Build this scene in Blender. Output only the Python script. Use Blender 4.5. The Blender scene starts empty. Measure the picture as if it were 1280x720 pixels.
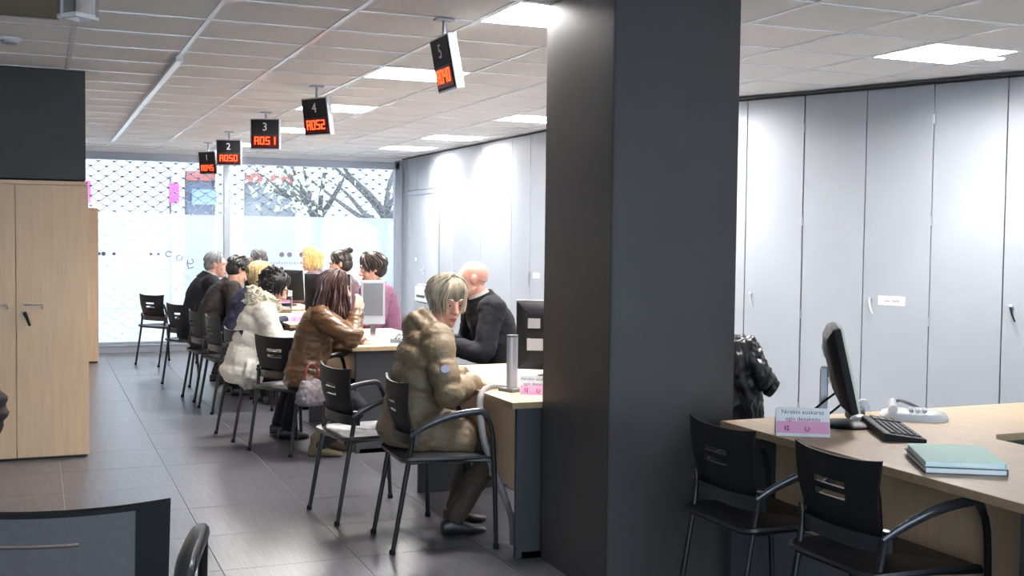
import bpy, bmesh, math, random
from mathutils import Vector, Matrix, noise, Quaternion
random.seed(7)
PI = math.pi
V = Vector
SC = bpy.context.scene
COL = SC.collection

# ------------------------------------------------------------------ camera
CAM_H = 1.46
cd = bpy.data.cameras.new('camera')
cam = bpy.data.objects.new('camera', cd)
COL.objects.link(cam)
YAW, PITCH, ROLL = 0.396977, 0.0442062, -0.0116849
r_ = V((math.cos(YAW), -math.sin(YAW), 0)); f_ = V((math.sin(YAW), math.cos(YAW), 0)); u_ = V((0, 0, 1))
f2 = f_ * math.cos(PITCH) - u_ * math.sin(PITCH); u2 = u_ * math.cos(PITCH) + f_ * math.sin(PITCH)
r3 = r_ * math.cos(ROLL) - u2 * math.sin(ROLL); u3 = u2 * math.cos(ROLL) + r_ * math.sin(ROLL)
mw = Matrix((r3, u3, -f2)).transposed().to_4x4(); mw.translation = V((0, 0, CAM_H))
cam.matrix_world = mw
cd.sensor_width = 36.0; cd.lens = 1416.08 / 1280 * 36; cd.clip_start = 0.05
SC.camera = cam

# ------------------------------------------------------------------ world, exposure
SC.view_settings.view_transform = 'Standard'; SC.view_settings.look = 'None'
SC.view_settings.gamma = 1.0; SC.view_settings.use_curve_mapping = False
SC.view_settings.exposure = 1.5
wd = bpy.data.worlds.new('overcast'); SC.world = wd; wd.use_nodes = True
bg = wd.node_tree.nodes['Background']
bg.inputs[0].default_value = (0.74, 0.86, 1.0, 1); bg.inputs[1].default_value = 2.55
LAMP_E = 56.0         # luminaire diffuser emission
SPOT_W = 11.0         # wall-washing downlights
SC.cycles.max_bounces = 8
SC.cycles.diffuse_bounces = 4
SC.cycles.sample_clamp_indirect = 6.0

# ------------------------------------------------------------------ materials
def mat(name, col, rough=0.5, metal=0.0, spec=0.5, var=0.0, scale=8.0, stretch=(1, 1, 1), bump=0.0, bscale=60.0,
        emit=None, estr=0.0, sheen=0.0, coat=0.0, col2=None, detail=4.0):
    m = bpy.data.materials.new(name); m.use_nodes = True
    nt = m.node_tree; b = nt.nodes['Principled BSDF']
    b.inputs['Base Color'].default_value = (*col, 1); b.inputs['Roughness'].default_value = rough
    b.inputs['Metallic'].default_value = metal; b.inputs['Specular IOR Level'].default_value = spec
    if sheen: b.inputs['Sheen Weight'].default_value = sheen
    if coat: b.inputs['Coat Weight'].default_value = coat
    if emit: b.inputs['Emission Color'].default_value = (*emit, 1); b.inputs['Emission Strength'].default_value = estr
    if var or bump:
        tc = nt.nodes.new('ShaderNodeTexCoord'); mp = nt.nodes.new('ShaderNodeMapping')
        mp.inputs['Scale'].default_value = stretch; nt.links.new(tc.outputs['Object'], mp.inputs[0])
    if var:
        n = nt.nodes.new('ShaderNodeTexNoise'); n.inputs['Scale'].default_value = scale; n.inputs['Detail'].default_value = detail
        nt.links.new(mp.outputs[0], n.inputs['Vector'])
        rp = nt.nodes.new('ShaderNodeValToRGB')
        c2 = col2 or tuple(min(1, c * (1 + var)) for c in col); c1 = tuple(c * (1 - var) for c in col)
        rp.color_ramp.elements[0].position = 0.3; rp.color_ramp.elements[1].position = 0.7
        rp.color_ramp.elements[0].color = (*c1, 1); rp.color_ramp.elements[1].color = (*c2, 1)
        nt.links.new(n.outputs['Fac'], rp.inputs[0]); nt.links.new(rp.outputs[0], b.inputs['Base Color'])
    if bump:
        n2 = nt.nodes.new('ShaderNodeTexNoise'); n2.inputs['Scale'].default_value = bscale; n2.inputs['Detail'].default_value = 3
        nt.links.new(mp.outputs[0], n2.inputs['Vector'])
        bp = nt.nodes.new('ShaderNodeBump'); bp.inputs['Strength'].default_value = bump; bp.inputs['Distance'].default_value = 0.01
        nt.links.new(n2.outputs['Fac'], bp.inputs['Height']); nt.links.new(bp.outputs[0], b.inputs['Normal'])
    return m

M = {}
M['tile_floor'] = mat('floor tile', (0.108, 0.106, 0.120), 0.30, spec=0.65, var=0.30, scale=8, stretch=(13, 0.5, 1), bump=0.04, bscale=40)
M['grout'] = mat('grout', (0.30, 0.30, 0.31), 0.8)
M['tile_ceiling'] = mat('mineral ceiling tile', (0.74, 0.715, 0.69), 0.95, var=0.04, scale=30, bump=0.1, bscale=200)
M['tee'] = mat('ceiling tee', (0.92, 0.92, 0.94), 0.25)
M['slab'] = mat('ceiling slab', (0.5, 0.49, 0.48), 0.95)
M['wall'] = mat('painted wall', (0.80, 0.80, 0.80), 0.8, var=0.02, scale=3)
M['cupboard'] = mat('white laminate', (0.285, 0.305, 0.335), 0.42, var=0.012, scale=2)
M['joint'] = mat('dark joint', (0.05, 0.05, 0.055), 0.8)
M['doorgrey'] = mat('grey door', (0.38, 0.40, 0.45), 0.5, var=0.02, scale=3)
M['pillar'] = mat('charcoal laminate', (0.058, 0.052, 0.051), 0.5, var=0.08, scale=3, bump=0.02, bscale=300)
M['fascia'] = mat('dark fascia laminate', (0.034, 0.031, 0.031), 0.55, var=0.06, scale=3)
M['charcoal'] = mat('charcoal desk panel', (0.045, 0.046, 0.053), 0.5, var=0.05, scale=5)
M['beech'] = mat('beech laminate', (0.60, 0.43, 0.27), 0.42, var=0.07, scale=5, stretch=(6, 0.7, 6), bump=0.01, bscale=150)
M['beechv'] = mat('beech upright grain', (0.63, 0.44, 0.28), 0.5, var=0.07, scale=5, stretch=(7, 7, 0.6), bump=0.01, bscale=150)
M['beechedge'] = mat('beech edge band', (0.40, 0.28, 0.16), 0.5, var=0.1, scale=30)
M['alu'] = mat('brushed aluminium', (0.62, 0.64, 0.68), 0.35, metal=0.9)
M['alug'] = mat('grey window aluminium', (0.36, 0.38, 0.43), 0.45, metal=0.5)
M['chrome'] = mat('polished metal', (0.8, 0.8, 0.82), 0.12, metal=1)
M['black'] = mat('black plastic', (0.010, 0.010, 0.012), 0.5, spec=0.22, bump=0.05, bscale=500)
M['seatgrey'] = mat('charcoal seat shell', (0.022, 0.022, 0.026), 0.36, spec=0.4, bump=0.05, bscale=500)
M['tubeblack'] = mat('black tube', (0.016, 0.016, 0.018), 0.32, metal=0.3)
M['armgrey'] = mat('grey arm tube', (0.10, 0.10, 0.11), 0.28, metal=0.7)
M['meshgrey'] = mat('grey back mesh', (0.105, 0.092, 0.098), 0.4, var=0.1, scale=60)
M['screenblack'] = mat('dark screen', (0.010, 0.011, 0.013), 0.18)
M['silver'] = mat('silver plastic', (0.42, 0.43, 0.46), 0.35, metal=0.4)
M['greypanel'] = mat('mid grey plastic', (0.12, 0.125, 0.14), 0.45)
M['whiteplastic'] = mat('white plastic', (0.72, 0.72, 0.74), 0.4)
M['ivory'] = mat('ivory plastic', (0.62, 0.66, 0.52), 0.4)
M['paper'] = mat('white paper', (0.85, 0.85, 0.86), 0.7)
M['pink'] = mat('pink print', (0.80, 0.38, 0.58), 0.6)
M['ink'] = mat('grey ink', (0.17, 0.12, 0.19), 0.7)
M['inkpink'] = mat('plum ink', (0.35, 0.07, 0.22), 0.7)
M['mint'] = mat('mint card', (0.55, 0.85, 0.76), 0.6)
M['led'] = mat('red led', (0.3, 0.02, 0.01), 0.4, emit=(1.0, 0.055, 0.012), estr=1.7)
M['ledback'] = mat('led window', (0.045, 0.004, 0.004), 0.25, emit=(1, 0.04, 0.02), estr=0.015)
M['diff'] = mat('lamp diffuser', (0.9, 0.9, 0.9), 0.5, emit=(1.0, 0.97, 0.935), estr=LAMP_E)
M['spotdisc'] = mat('downlight disc', (0.9, 0.9, 0.9), 0.5, emit=(1.0, 0.95, 0.88), estr=12)
M['louver'] = mat('louvre metal', (0.88, 0.89, 0.92), 0.25, metal=0.9)
M['olive'] = mat('olive grey panel', (0.16, 0.145, 0.11), 0.6)
M['grille'] = mat('galvanised grille', (0.30, 0.31, 0.35), 0.6)
M['skin'] = mat('skin', (0.62, 0.36, 0.27), 0.5, var=0.05, scale=12, bump=0.03, bscale=120)
M['skinpink'] = mat('ruddy skin', (0.66, 0.35, 0.27), 0.45, var=0.06, scale=9)
M['lip'] = mat('lips', (0.42, 0.12, 0.11), 0.4)
M['eye'] = mat('eye white', (0.75, 0.73, 0.70), 0.2)
M['iris'] = mat('iris', (0.03, 0.02, 0.015), 0.15)
M['nail'] = mat('shoe leather', (0.02, 0.018, 0.018), 0.35)
M['boot'] = mat('olive suede boot', (0.11, 0.085, 0.05), 0.8, var=0.1)
M['hair_ash'] = mat('ash blonde streaked hair', (0.36, 0.305, 0.225), 0.42, var=0.65, scale=14, stretch=(3, 3, 0.5))
M['hair_grey'] = mat('grey hair', (0.22, 0.22, 0.23), 0.5, var=0.35, scale=30)
M['hair_greydark'] = mat('greying dark hair', (0.07, 0.07, 0.075), 0.5, var=0.5, scale=25)
M['hair_blond'] = mat('blond hair', (0.60, 0.42, 0.17), 0.42, var=0.25, scale=25)
M['hair_honey'] = mat('dark blond hair', (0.42, 0.32, 0.16), 0.42, var=0.35, scale=25)
M['hair_black'] = mat('black hair', (0.012, 0.010, 0.011), 0.35, var=0.2, scale=20)
M['hair_brown'] = mat('dark brown hair', (0.030, 0.019, 0.015), 0.36, var=0.3, scale=20)
M['hair_auburn'] = mat('dark auburn hair', (0.045, 0.020, 0.018), 0.30, var=0.5, scale=18, stretch=(3, 3, 0.5))
M['puffer'] = mat('khaki padded coat', (0.185, 0.132, 0.078), 0.55, var=0.10, scale=6, bump=0.35, bscale=45)
M['leather'] = mat('brown leather', (0.115, 0.055, 0.022), 0.34, var=0.18, scale=9, bump=0.25, bscale=40)
M['cream'] = mat('cream padded coat', (0.62, 0.60, 0.54), 0.7, var=0.08, scale=7, bump=0.3, bscale=40)
M['fur'] = mat('pale fur', (0.66, 0.62, 0.50), 0.9, var=0.25, scale=25)
M['suit'] = mat('black suit cloth', (0.014, 0.014, 0.017), 0.75, spec=0.2, var=0.15, scale=8, bump=0.15, bscale=30)
M['suitgrey'] = mat('charcoal suit cloth', (0.013, 0.013, 0.016), 0.75, spec=0.2, var=0.15, scale=8, bump=0.2, bscale=25)
M['brownjacket'] = mat('dark brown jacket', (0.030, 0.024, 0.024), 0.75, spec=0.2, var=0.15, scale=8, bump=0.2, bscale=30)
M['navy'] = mat('navy knit', (0.020, 0.022, 0.045), 0.8, spec=0.2, var=0.1)
M['mauve'] = mat('mauve jumper', (0.20, 0.08, 0.14), 0.8, var=0.08, scale=10, bump=0.2, bscale=60)
M['brick'] = mat('dusty plum top', (0.11, 0.06, 0.07), 0.8, var=0.1)
M['jeans'] = mat('dark trousers', (0.018, 0.018, 0.024), 0.8, spec=0.2, var=0.15)
M['browntrouser'] = mat('brown trousers', (0.055, 0.034, 0.024), 0.7, var=0.15, bump=0.2)
M['shirt'] = mat('pale shirt', (0.65, 0.62, 0.60), 0.7)
M['blackjacket'] = mat('black nylon jacket', (0.010, 0.010, 0.012), 0.38, var=0.2, bump=0.3, bscale=25)
M['silvercloth'] = mat('silver grey cloth', (0.17, 0.145, 0.155), 0.45, var=0.2, scale=10, bump=0.3, bscale=25)
M['stubble'] = mat('shaved stubble', (0.42, 0.27, 0.22), 0.7)
M['facade'] = mat('pale render', (0.56, 0.56, 0.56), 0.9, var=0.05, scale=2)
M['facadegrey'] = mat('grey shutter', (0.16, 0.16, 0.17), 0.7)
M['facadedark'] = mat('dark shopfront', (0.10, 0.11, 0.16), 0.3)
M['signpink'] = mat('pink sign', (0.85, 0.06, 0.28), 0.5)
M['signblue'] = mat('blue sign', (0.16, 0.22, 0.42), 0.5)
M['awningred'] = mat('dull red band', (0.30, 0.08, 0.07), 0.6)
M['leaf'] = mat('leaf', (0.62, 0.80, 0.50), 0.6, var=0.3, scale=6)
M['bark'] = mat('bark', (0.09, 0.08, 0.075), 0.9, var=0.3, scale=15)
M['paving'] = mat('street paving', (0.45, 0.45, 0.45), 0.8, var=0.1)
M['patchblue'] = mat('blue grey badge', (0.30, 0.32, 0.42), 0.5)
M['rubber'] = mat('grey conduit', (0.23, 0.22, 0.22), 0.5)
M['redcloth'] = mat('dark red cloth', (0.20, 0.03, 0.03), 0.7, var=0.1)

def m_glass():
    m = bpy.data.materials.new('window glass'); m.use_nodes = True; nt = m.node_tree
    for n in list(nt.nodes):
        if n.type != 'OUTPUT_MATERIAL': nt.nodes.remove(n)
    out = nt.nodes[0]
    t = nt.nodes.new('ShaderNodeBsdfTransparent'); t.inputs[0].default_value = (0.93, 0.96, 0.97, 1)
    g = nt.nodes.new('ShaderNodeBsdfGlossy'); g.inputs['Roughness'].default_value = 0.03
    fr = nt.nodes.new('ShaderNodeFresnel'); fr.inputs[0].default_value = 1.35
    mx = nt.nodes.new('ShaderNodeMixShader')
    nt.links.new(fr.outputs[0], mx.inputs[0]); nt.links.new(t.outputs[0], mx.inputs[1]); nt.links.new(g.outputs[0], mx.inputs[2])
    nt.links.new(mx.outputs[0], out.inputs[0]); return m
def m_frost():
    m = bpy.data.materials.new('frosted film'); m.use_nodes = True; nt = m.node_tree
    for n in list(nt.nodes):
        if n.type != 'OUTPUT_MATERIAL': nt.nodes.remove(n)
    out = nt.nodes[0]
    t = nt.nodes.new('ShaderNodeBsdfTransparent'); t.inputs[0].default_value = (0.95, 0.97, 0.98, 1)
    tr = nt.nodes.new('ShaderNodeBsdfTranslucent'); tr.inputs[0].default_value = (0.97, 0.99, 0.98, 1)
    mx = nt.nodes.new('ShaderNodeMixShader'); mx.inputs[0].default_value = 0.76
    nt.links.new(t.outputs[0], mx.inputs[1]); nt.links.new(tr.outputs[0], mx.inputs[2])
    nt.links.new(mx.outputs[0], out.inputs[0]); return m
M['glass'] = m_glass(); M['frost'] = m_frost()

# ------------------------------------------------------------------ mesh helpers
class MB:
    def __init__(s): s.v = []; s.f = []
    def add(s, vs, fs):
        o = len(s.v); s.v += [tuple(v) for v in vs]; s.f += [tuple(i + o for i in f) for f in fs]; return s
    def box(s, x0, y0, z0, x1, y1, z1, mt=None):
        vs = [V((x, y, z)) for z in (z0, z1) for y in (y0, y1) for x in (x0, x1)]
        if mt is not None: vs = [mt @ v for v in vs]
        return s.add(vs, [(0, 2, 3, 1), (4, 5, 7, 6), (0, 1, 5, 4), (2, 6, 7, 3), (0, 4, 6, 2), (1, 3, 7, 5)])
    def prism(s, pts, z0, z1, mt=None):
        n = len(pts); vs = [V((p[0], p[1], z0)) for p in pts] + [V((p[0], p[1], z1)) for p in pts]
        if mt is not None: vs = [mt @ v for v in vs]
        return s.add(vs, [tuple(range(n - 1, -1, -1)), tuple(range(n, 2 * n))] + [(i, (i + 1) % n, n + (i + 1) % n, n + i) for i in range(n)])
    def loft(s, rings, cap=True):
        n = len(rings[0]); vs = [p for r in rings for p in r]; fs = []
        for k in range(len(rings) - 1):
            for i in range(n):
                j = (i + 1) % n; fs.append((k * n + i, k * n + j, (k + 1) * n + j, (k + 1) * n + i))
        if cap: fs.append(tuple(range(n - 1, -1, -1))); fs.append(tuple((len(rings) - 1) * n + i for i in range(n)))
        return s.add(vs, fs)
    def tube(s, pts, rad, n=8, sub=0, flat=1.0, up=None):
        pts = [V(p) for p in pts]
        if not isinstance(rad, (list, tuple)): rad = [rad] * len(pts)
        if sub: pts, rad = smooth_path(pts, rad, sub)
        T = []
        for i in range(len(pts)):
            a = pts[max(0, i - 1)]; b = pts[min(len(pts) - 1, i + 1)]
            t = (b - a); T.append(t.normalized() if t.length > 1e-9 else V((0, 0, 1)))
        x = (V(up) if up else V((0.31, 0.17, 0.93)))
        x = x - T[0] * x.dot(T[0])
        if x.length < 1e-3: x = V((1, 0, 0)) - T[0] * T[0].x
        x.normalize(); rings = []
        for i, p in enumerate(pts):
            x = x - T[i] * x.dot(T[i]); x.normalize(); y = T[i].cross(x); r = rad[i]
            rings.append([p + x * (math.cos(2 * PI * k / n) * r) + y * (math.sin(2 * PI * k / n) * r * flat) for k in range(n)])
        return s.loft(rings)
    def ell(s, c, r, nu=14, nv=9, R=None):
        c = V(c); vs = []; fs = []
        if not isinstance(r, (tuple, list)): r = (r, r, r)
        for j in range(1, nv):
            th = PI * j / nv
            for i in range(nu):
                ph = 2 * PI * i / nu
                vs.append(V((r[0] * math.sin(th) * math.cos(ph), r[1] * math.sin(th) * math.sin(ph), r[2] * math.cos(th))))
        vs += [V((0, 0, r[2])), V((0, 0, -r[2]))]
        if R is not None: vs = [R @ v for v in vs]
        vs = [v + c for v in vs]
        t = (nv - 1) * nu; b = t + 1
        for j in range(nv - 2):
            for i in range(nu):
                k = (i + 1) % nu; fs.append((j * nu + i, (j + 1) * nu + i, (j + 1) * nu + k, j * nu + k))
        for i in range(nu):
            k = (i + 1) % nu; fs.append((t, i, k)); fs.append((b, (nv - 2) * nu + k, (nv - 2) * nu + i))
        return s.add(vs, fs)
    def lathe(s, prof, n=20, mt=None):
        rings = [[V((r * math.cos(2 * PI * k / n), r * math.sin(2 * PI * k / n), z)) for k in range(n)] for r, z in prof]
        if mt is not None: rings = [[mt @ p for p in r] for r in rings]
        return s.loft(rings)
    def mesh(s, name='m'):
        me = bpy.data.meshes.new(name); me.from_pydata(s.v, [], s.f); me.update(); return me

def smooth_path(pts, rad, sub):
    P = []; R = []; n = len(pts)
    for i in range(n - 1):
        p0 = pts[max(0, i - 1)]; p1 = pts[i]; p2 = pts[i + 1]; p3 = pts[min(n - 1, i + 2)]
        for k in range(sub):
            t = k / sub
            P.append(0.5 * ((2 * p1) + (p2 - p0) * t + (2 * p0 - 5 * p1 + 4 * p2 - p3) * t * t + (3 * p1 - p0 - 3 * p2 + p3) * t ** 3))
            R.append(rad[i] * (1 - t) + rad[i + 1] * t)
    P.append(pts[-1]); R.append(rad[-1]); return P, R

def fix(me, smooth=True, ang=40):
    bm = bmesh.new(); bm.from_mesh(me); bmesh.ops.recalc_face_normals(bm, faces=bm.faces)
    if smooth:
        for f in bm.faces: f.smooth = True
        ca = math.radians(ang)
        for e in bm.edges:
            if len(e.link_faces) == 2 and e.calc_face_angle(0) > ca: e.smooth = False
    bm.to_mesh(me); bm.free()

def obj(name, mb, m, parent=None, smooth=True, ang=40, bev=0.0, loc=None, rot=None, kind=None, label=None):
    me = mb.mesh(name) if isinstance(mb, MB) else mb
    if isinstance(mb, MB): fix(me, smooth, ang)
    if m is not None and not me.materials: me.materials.append(M[m])
    o = bpy.data.objects.new(name, me); COL.objects.link(o)
    if parent is not None: o.parent = parent
    if loc is not None: o.location = loc
    if rot is not None: o.rotation_euler = rot
    if bev:
        b = o.modifiers.new('bevel', 'BEVEL'); b.width = bev; b.segments = 2; b.limit_method = 'ANGLE'; b.angle_limit = math.radians(40)
    if kind: o['kind'] = kind
    if label: o['label'] = label
    return o
def tag(o, label, cat, group=None):
    o['label'] = label; o['category'] = cat
    if group: o['group'] = group
    return o
def thing(name, label, cat, loc=(0, 0, 0), rz=0.0, group=None):
    o = bpy.data.objects.new(name, None); COL.objects.link(o); o.location = loc; o.rotation_euler = (0, 0, rz); o.empty_display_size = 0.05
    return tag(o, label, cat, group)
def struct(name, mb, m, parent=None, **k):
    return obj(name, mb, m, parent, kind='structure', **k)
def copy_tree(o, parent=None):
    c = o.copy(); COL.objects.link(c)
    if parent is not None: c.parent = parent
    for ch in list(o.children): copy_tree(ch, c)
    return c
def text_mesh(s, size, align='CENTER', ext=0.0006):
    cu = bpy.data.curves.new('t', 'FONT'); cu.body = s; cu.size = size; cu.align_x = align; cu.align_y = 'CENTER'; cu.extrude = ext; cu.resolution_u = 3
    o = bpy.data.objects.new('t', cu); COL.objects.link(o)
    dg = bpy.context.evaluated_depsgraph_get(); me = bpy.data.meshes.new_from_object(o.evaluated_get(dg))
    bpy.data.objects.remove(o); bpy.data.curves.remove(cu); me.materials.clear(); return me
FACE = Matrix(((1, 0, 0), (0, 0, -1), (0, 1, 0))).to_euler()      # text plane XY -> upright, facing -Y

# ------------------------------------------------------------------ room shell
H = 2.5
YW = 14.6
sl = MB().box(-3.2, -2.7, -0.12, 6.6, YW + 0.05, -0.004)
floor = struct('floor', sl, 'grout', smooth=False)
def bm_slab(w, d, t, bev):
    b = MB(); bv = bev
    b.loft([[V((-w/2, -d/2, 0)), V((w/2, -d/2, 0)), V((w/2, d/2, 0)), V((-w/2, d/2, 0))],
            [V((-w/2, -d/2, t - bv)), V((w/2, -d/2, t - bv)), V((w/2, d/2, t - bv)), V((-w/2, d/2, t - bv))],
            [V((-w/2 + bv, -d/2 + bv, t)), V((w/2 - bv, -d/2 + bv, t)), V((w/2 - bv, d/2 - bv, t)), V((-w/2 + bv, d/2 - bv, t))]])
    return b
TW = 0.6
tb = bm_slab(TW - 0.007, TW - 0.0006, 0.010, 0.0012)
tile_me = None
for i in range(-3, 9):
    for j in range(-3, 21):
        x = 0.13 + TW * (i + 0.5); y = 2.57 + TW * (j + 0.5)
        if y > YW - 0.05 + TW / 2 or x > 5.2: continue
        if x > 3.3 and (j > 4): continue
        if x < -0.6 and y < 5: continue
        if tile_me is None:
            o = obj('tile', tb, 'tile_floor', floor, smooth=False); tile_me = o.data
        else:
            o = bpy.data.objects.new('tile', tile_me); COL.objects.link(o); o.parent = floor
        o.location = (x, y, -0.010 + random.uniform(-0.0003, 0.0003)); o.rotation_euler = (0, 0, 0)

ceil = struct('ceiling', MB().box(-3.2, -2.7, 2.60, 6.6, YW + 0.05, 2.70), 'slab', smooth=False)
CX0, CW, CY0, CD = 0.775, 0.593, 5.70, 0.53
def col_x(i): return CX0 + CW * i
def row_y(j): return CY0 + CD * j
lamp_cells = {(2, -2), (2, 2), (2, 6), (2, 10), (2, 14), (5, 6), (5, 10), (5, 13), (6, -2), (5, 2), (2, -6), (-2, -1), (-1, -5), (6, -6)}
duct_cells = {(-1, 0), (-2, 0)}
ct = MB().box(-CW/2 + 0.010, -CD/2 + 0.010, 0, CW/2 - 0.010, CD/2 - 0.010, 0.014)
ctile = None
for i in range(-3, 8):
    for j in range(-4, 17):
        if (i, j) in lamp_cells: continue
        if row_y(j) > YW - 0.25: continue
        if ctile is None:
            o = obj('tile', ct, 'tile_ceiling', ceil, smooth=False); ctile = o.data
        else:
            o = bpy.data.objects.new('tile', ctile); COL.objects.link(o); o.parent = ceil
        o.location = (col_x(i) + CW/2, row_y(j) + CD/2, H + 0.004 + random.uniform(0, 0.0015))
# tees
for i in range(-3, 9):
    wdt = 0.012
    struct('tee', MB().box(col_x(i) - wdt, row_y(-4), H - 0.001, col_x(i) + wdt, YW - 0.17, H + 0.004), 'tee', ceil, smooth=False)
for j in range(-4, 17):
    struct('cross_tee', MB().box(col_x(-3), row_y(j) - 0.011, H, col_x(8), row_y(j) + 0.011, H + 0.004), 'tee', ceil, smooth=False)
# plain ceiling field out of view, behind and beside the camera
struct('ceiling_margin', MB().box(-3.2, -2.7, H, 6.6, row_y(-4), H + 0.02).box(-3.2, row_y(-4), H, col_x(-3), YW, H + 0.02).box(col_x(8), row_y(-4), H, 6.6, YW, H + 0.02), 'tile_ceiling', ceil, smooth=False)
struct('ceiling_border', MB().box(col_x(-3), YW - 0.17, H - 0.004, 4.6, YW + 0.02, H + 0.03), 'tee', ceil, smooth=False)
# bright aluminium rail along the aisle
obj('ceiling_rail', MB().box(0.755, 6.92, 2.47, 0.795, 13.4, 2.499), 'tee', ceil, bev=0.003, label='white rail under the ceiling along the aisle')

# walls
R1 = 4.5
P_bend = V((4.5, 7.61)); dirw = V((0.387, -0.922)).normalized(); nrm = V((-0.922, -0.387)).normalized()
wr = struct('wall_right', MB().box(R1 + 0.03, 7.55, -0.01, R1 + 0.2, YW + 0.05, 2.62), 'wall', smooth=False)
far_end = P_bend + dirw * 5.0
struct('wall_right_angled', MB().prism([(P_bend.x + .03, P_bend.y + .05), (P_bend.x + .22, P_bend.y + .08), (far_end.x + .25, far_end.y + .05), (far_end.x + .05, far_end.y)], -0.01, 2.62), 'wall', smooth=False)
struct('wall_right_near', MB().box(far_end.x + 0.02, -2.7, -0.01, far_end.x + 0.2, far_end.y + 0.05, 2.62), 'wall', smooth=False)
wb = struct('wall_back', MB().box(-3.2, -2.85, -0.01, -2.6, -2.65, 2.62).box(5.8, -2.85, -0.01, 6.7, -2.65, 2.62).box(-2.6, -2.85, -0.01, 5.8, -2.65, 0.12).box(-2.6, -2.85, 2.42, 5.8, -2.65, 2.62), 'wall', smooth=False)
w2 = bpy.data.objects.new('window_added_rear', None); COL.objects.link(w2); w2['kind'] = 'structure'; w2.location = (0, -2.75, 0)  # unseen glazing added behind the camera, brings daylight onto surfaces facing it
for k in range(4):
    a = -2.6 + 2.1 * k
    obj('window_frame', MB().box(a, -.04, .12, a + .05, .04, 2.42).box(a + 2.05, -.04, .12, a + 2.1, .04, 2.42).box(a + .05, -.04, .12, a + 2.05, .04, .17).box(a + .05, -.04, 2.37, a + 2.05, .04, 2.42), 'alug', w2, smooth=False, kind='structure')
    obj('pane', MB().box(a + .05, -.004, .17, a + 2.05, .004, 2.37), 'glass', w2, smooth=False, kind='structure')
struct('floor_street_rear', MB().box(-20, -20, -.25, 26, -2.86, -.14), 'paving', smooth=False)
struct('wall_left', MB().box(-3.3, -2.7, -0.01, -3.1, 8.35, 2.62), 'wall', smooth=False)
struct('wall_left_return', MB().box(-3.2, 8.32, -0.01, -0.62, 8.45, 2.62), 'wall', smooth=False)
struct('wall_left_far', MB().box(-0.75, 8.40, -0.01, -0.62, YW + 0.05, 2.62), 'wall', smooth=False)
struct('wall_left_fascia', MB().box(-3.1, 7.85, 1.80, 0.292, 8.32, H), 'fascia', smooth=False, bev=0.003)
# far wall panels on the right
seams = [14.58, 14.30, 13.91, 13.46, 13.02, 12.53, 11.65, 10.77, 10.29, 9.82, 8.95, 8.28, 7.64]
for a, b in zip(seams[:-1], seams[1:]):
    z0 = 2.06 if (a <= 14.31 and b >= 13.0) else 0.06
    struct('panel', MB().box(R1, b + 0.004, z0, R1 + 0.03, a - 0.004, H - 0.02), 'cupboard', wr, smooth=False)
struct('base_strip', MB().box(R1 + .01, 7.62, 0, R1 + .03, 13.0, 0.06), 'joint', wr, smooth=False)
struct('shadow_gap', MB().box(R1 + .012, 7.6, H - .02, R1 + .03, YW, H), 'joint', wr, smooth=False)
# lock and label on the far wall panel
obj('lock', MB().box(R1 - .02, 10.27, 1.06, R1, 10.31, 1.12).box(R1 - .012, 10.285, .98, R1 - .006, 10.297, 1.07), 'alug', wr, smooth=False)
obj('door_label', MB().box(R1 - .003, 10.05, 1.07, R1, 10.2, 1.12), 'paper', wr, smooth=False)
# grey door
dr = bpy.data.objects.new('door_1', None); COL.objects.link(dr); dr['kind'] = 'structure'; dr.location = (R1, 0, 0)
obj('door_leaf', MB().box(-0.004, 13.07, 0.01, 0.03, 14.25, 2.00), 'doorgrey', dr, smooth=False, kind='structure')
obj('door_frame', MB().box(-0.014, 13.02, 0, 0.03, 13.07, 2.05).box(-0.014, 14.25, 0, 0.03, 14.30, 2.05).box(-0.014, 13.07, 2.00, 0.03, 14.25, 2.05), 'alug', dr, smooth=False, kind='structure')
obj('door_handle', MB().box(-.012, 13.56, .98, -.004, 13.62, 1.10).tube([(-.03, 13.59, 1.04), (-.055, 13.59, 1.04), (-.055, 13.46, 1.04)], .010), 'alu', dr, kind='structure')
obj('sign_plate', MB().box(-.008, 13.86, 1.12, -.004, 13.99, 1.22), 'alug', dr, smooth=False, kind='structure')
obj('sign_plate', MB().box(-.010, 13.89, 1.145, -.0075, 13.96, 1.195), 'paper', dr, smooth=False, kind='structure')

# ------------------------------------------------------------------ shop window
XL, XR, XM = -0.62, 4.46, 2.2
win = bpy.data.objects.new('window_1', None); COL.objects.link(win); win['kind'] = 'structure'; win.location = (0, YW, 0)
fr = MB()
fr.box(XL, -0.05, 2.35, XR, 0.06, 2.44)
fr.box(XL, -0.05, 0.0, XR, 0.06, 0.09).box(XR - .06, -0.05, 0.0, XR + .04, 0.06, 2.46)
obj('window_frame', fr, 'alug', win, smooth=False, bev=0.004, kind='structure')
obj('header_box', MB().box(XL, -0.02, 2.44, XR + .04, 0.12, 2.62), 'tee', win, smooth=False, kind='structure')
obj('sill_bar', MB().box(XL, -0.07, 0.10, XR, -0.03, 0.135), 'alug', win, smooth=False, kind='structure')
obj('mullion', MB().box(XM - .035, -0.07, 0.0, XM + .035, 0.06, 2.40), 'alug', win, smooth=False, bev=0.004, kind='structure')
for a, b in ((XL, XM - .035), (XM + .035, XR - .06)):
    obj('pane', MB().box(a, 0.0, 0.09, b, 0.008, 2.35), 'glass', win, smooth=False, kind='structure')
    obj('frosted_film', MB().add([(a, -0.004, 0.09), (b, -0.004, 0.09), (b, -0.004, 1.70), (a, -0.004, 1.70)], [(0, 1, 2, 3)]), 'frost', win, smooth=False, kind='structure')
dots = MB()
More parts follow.
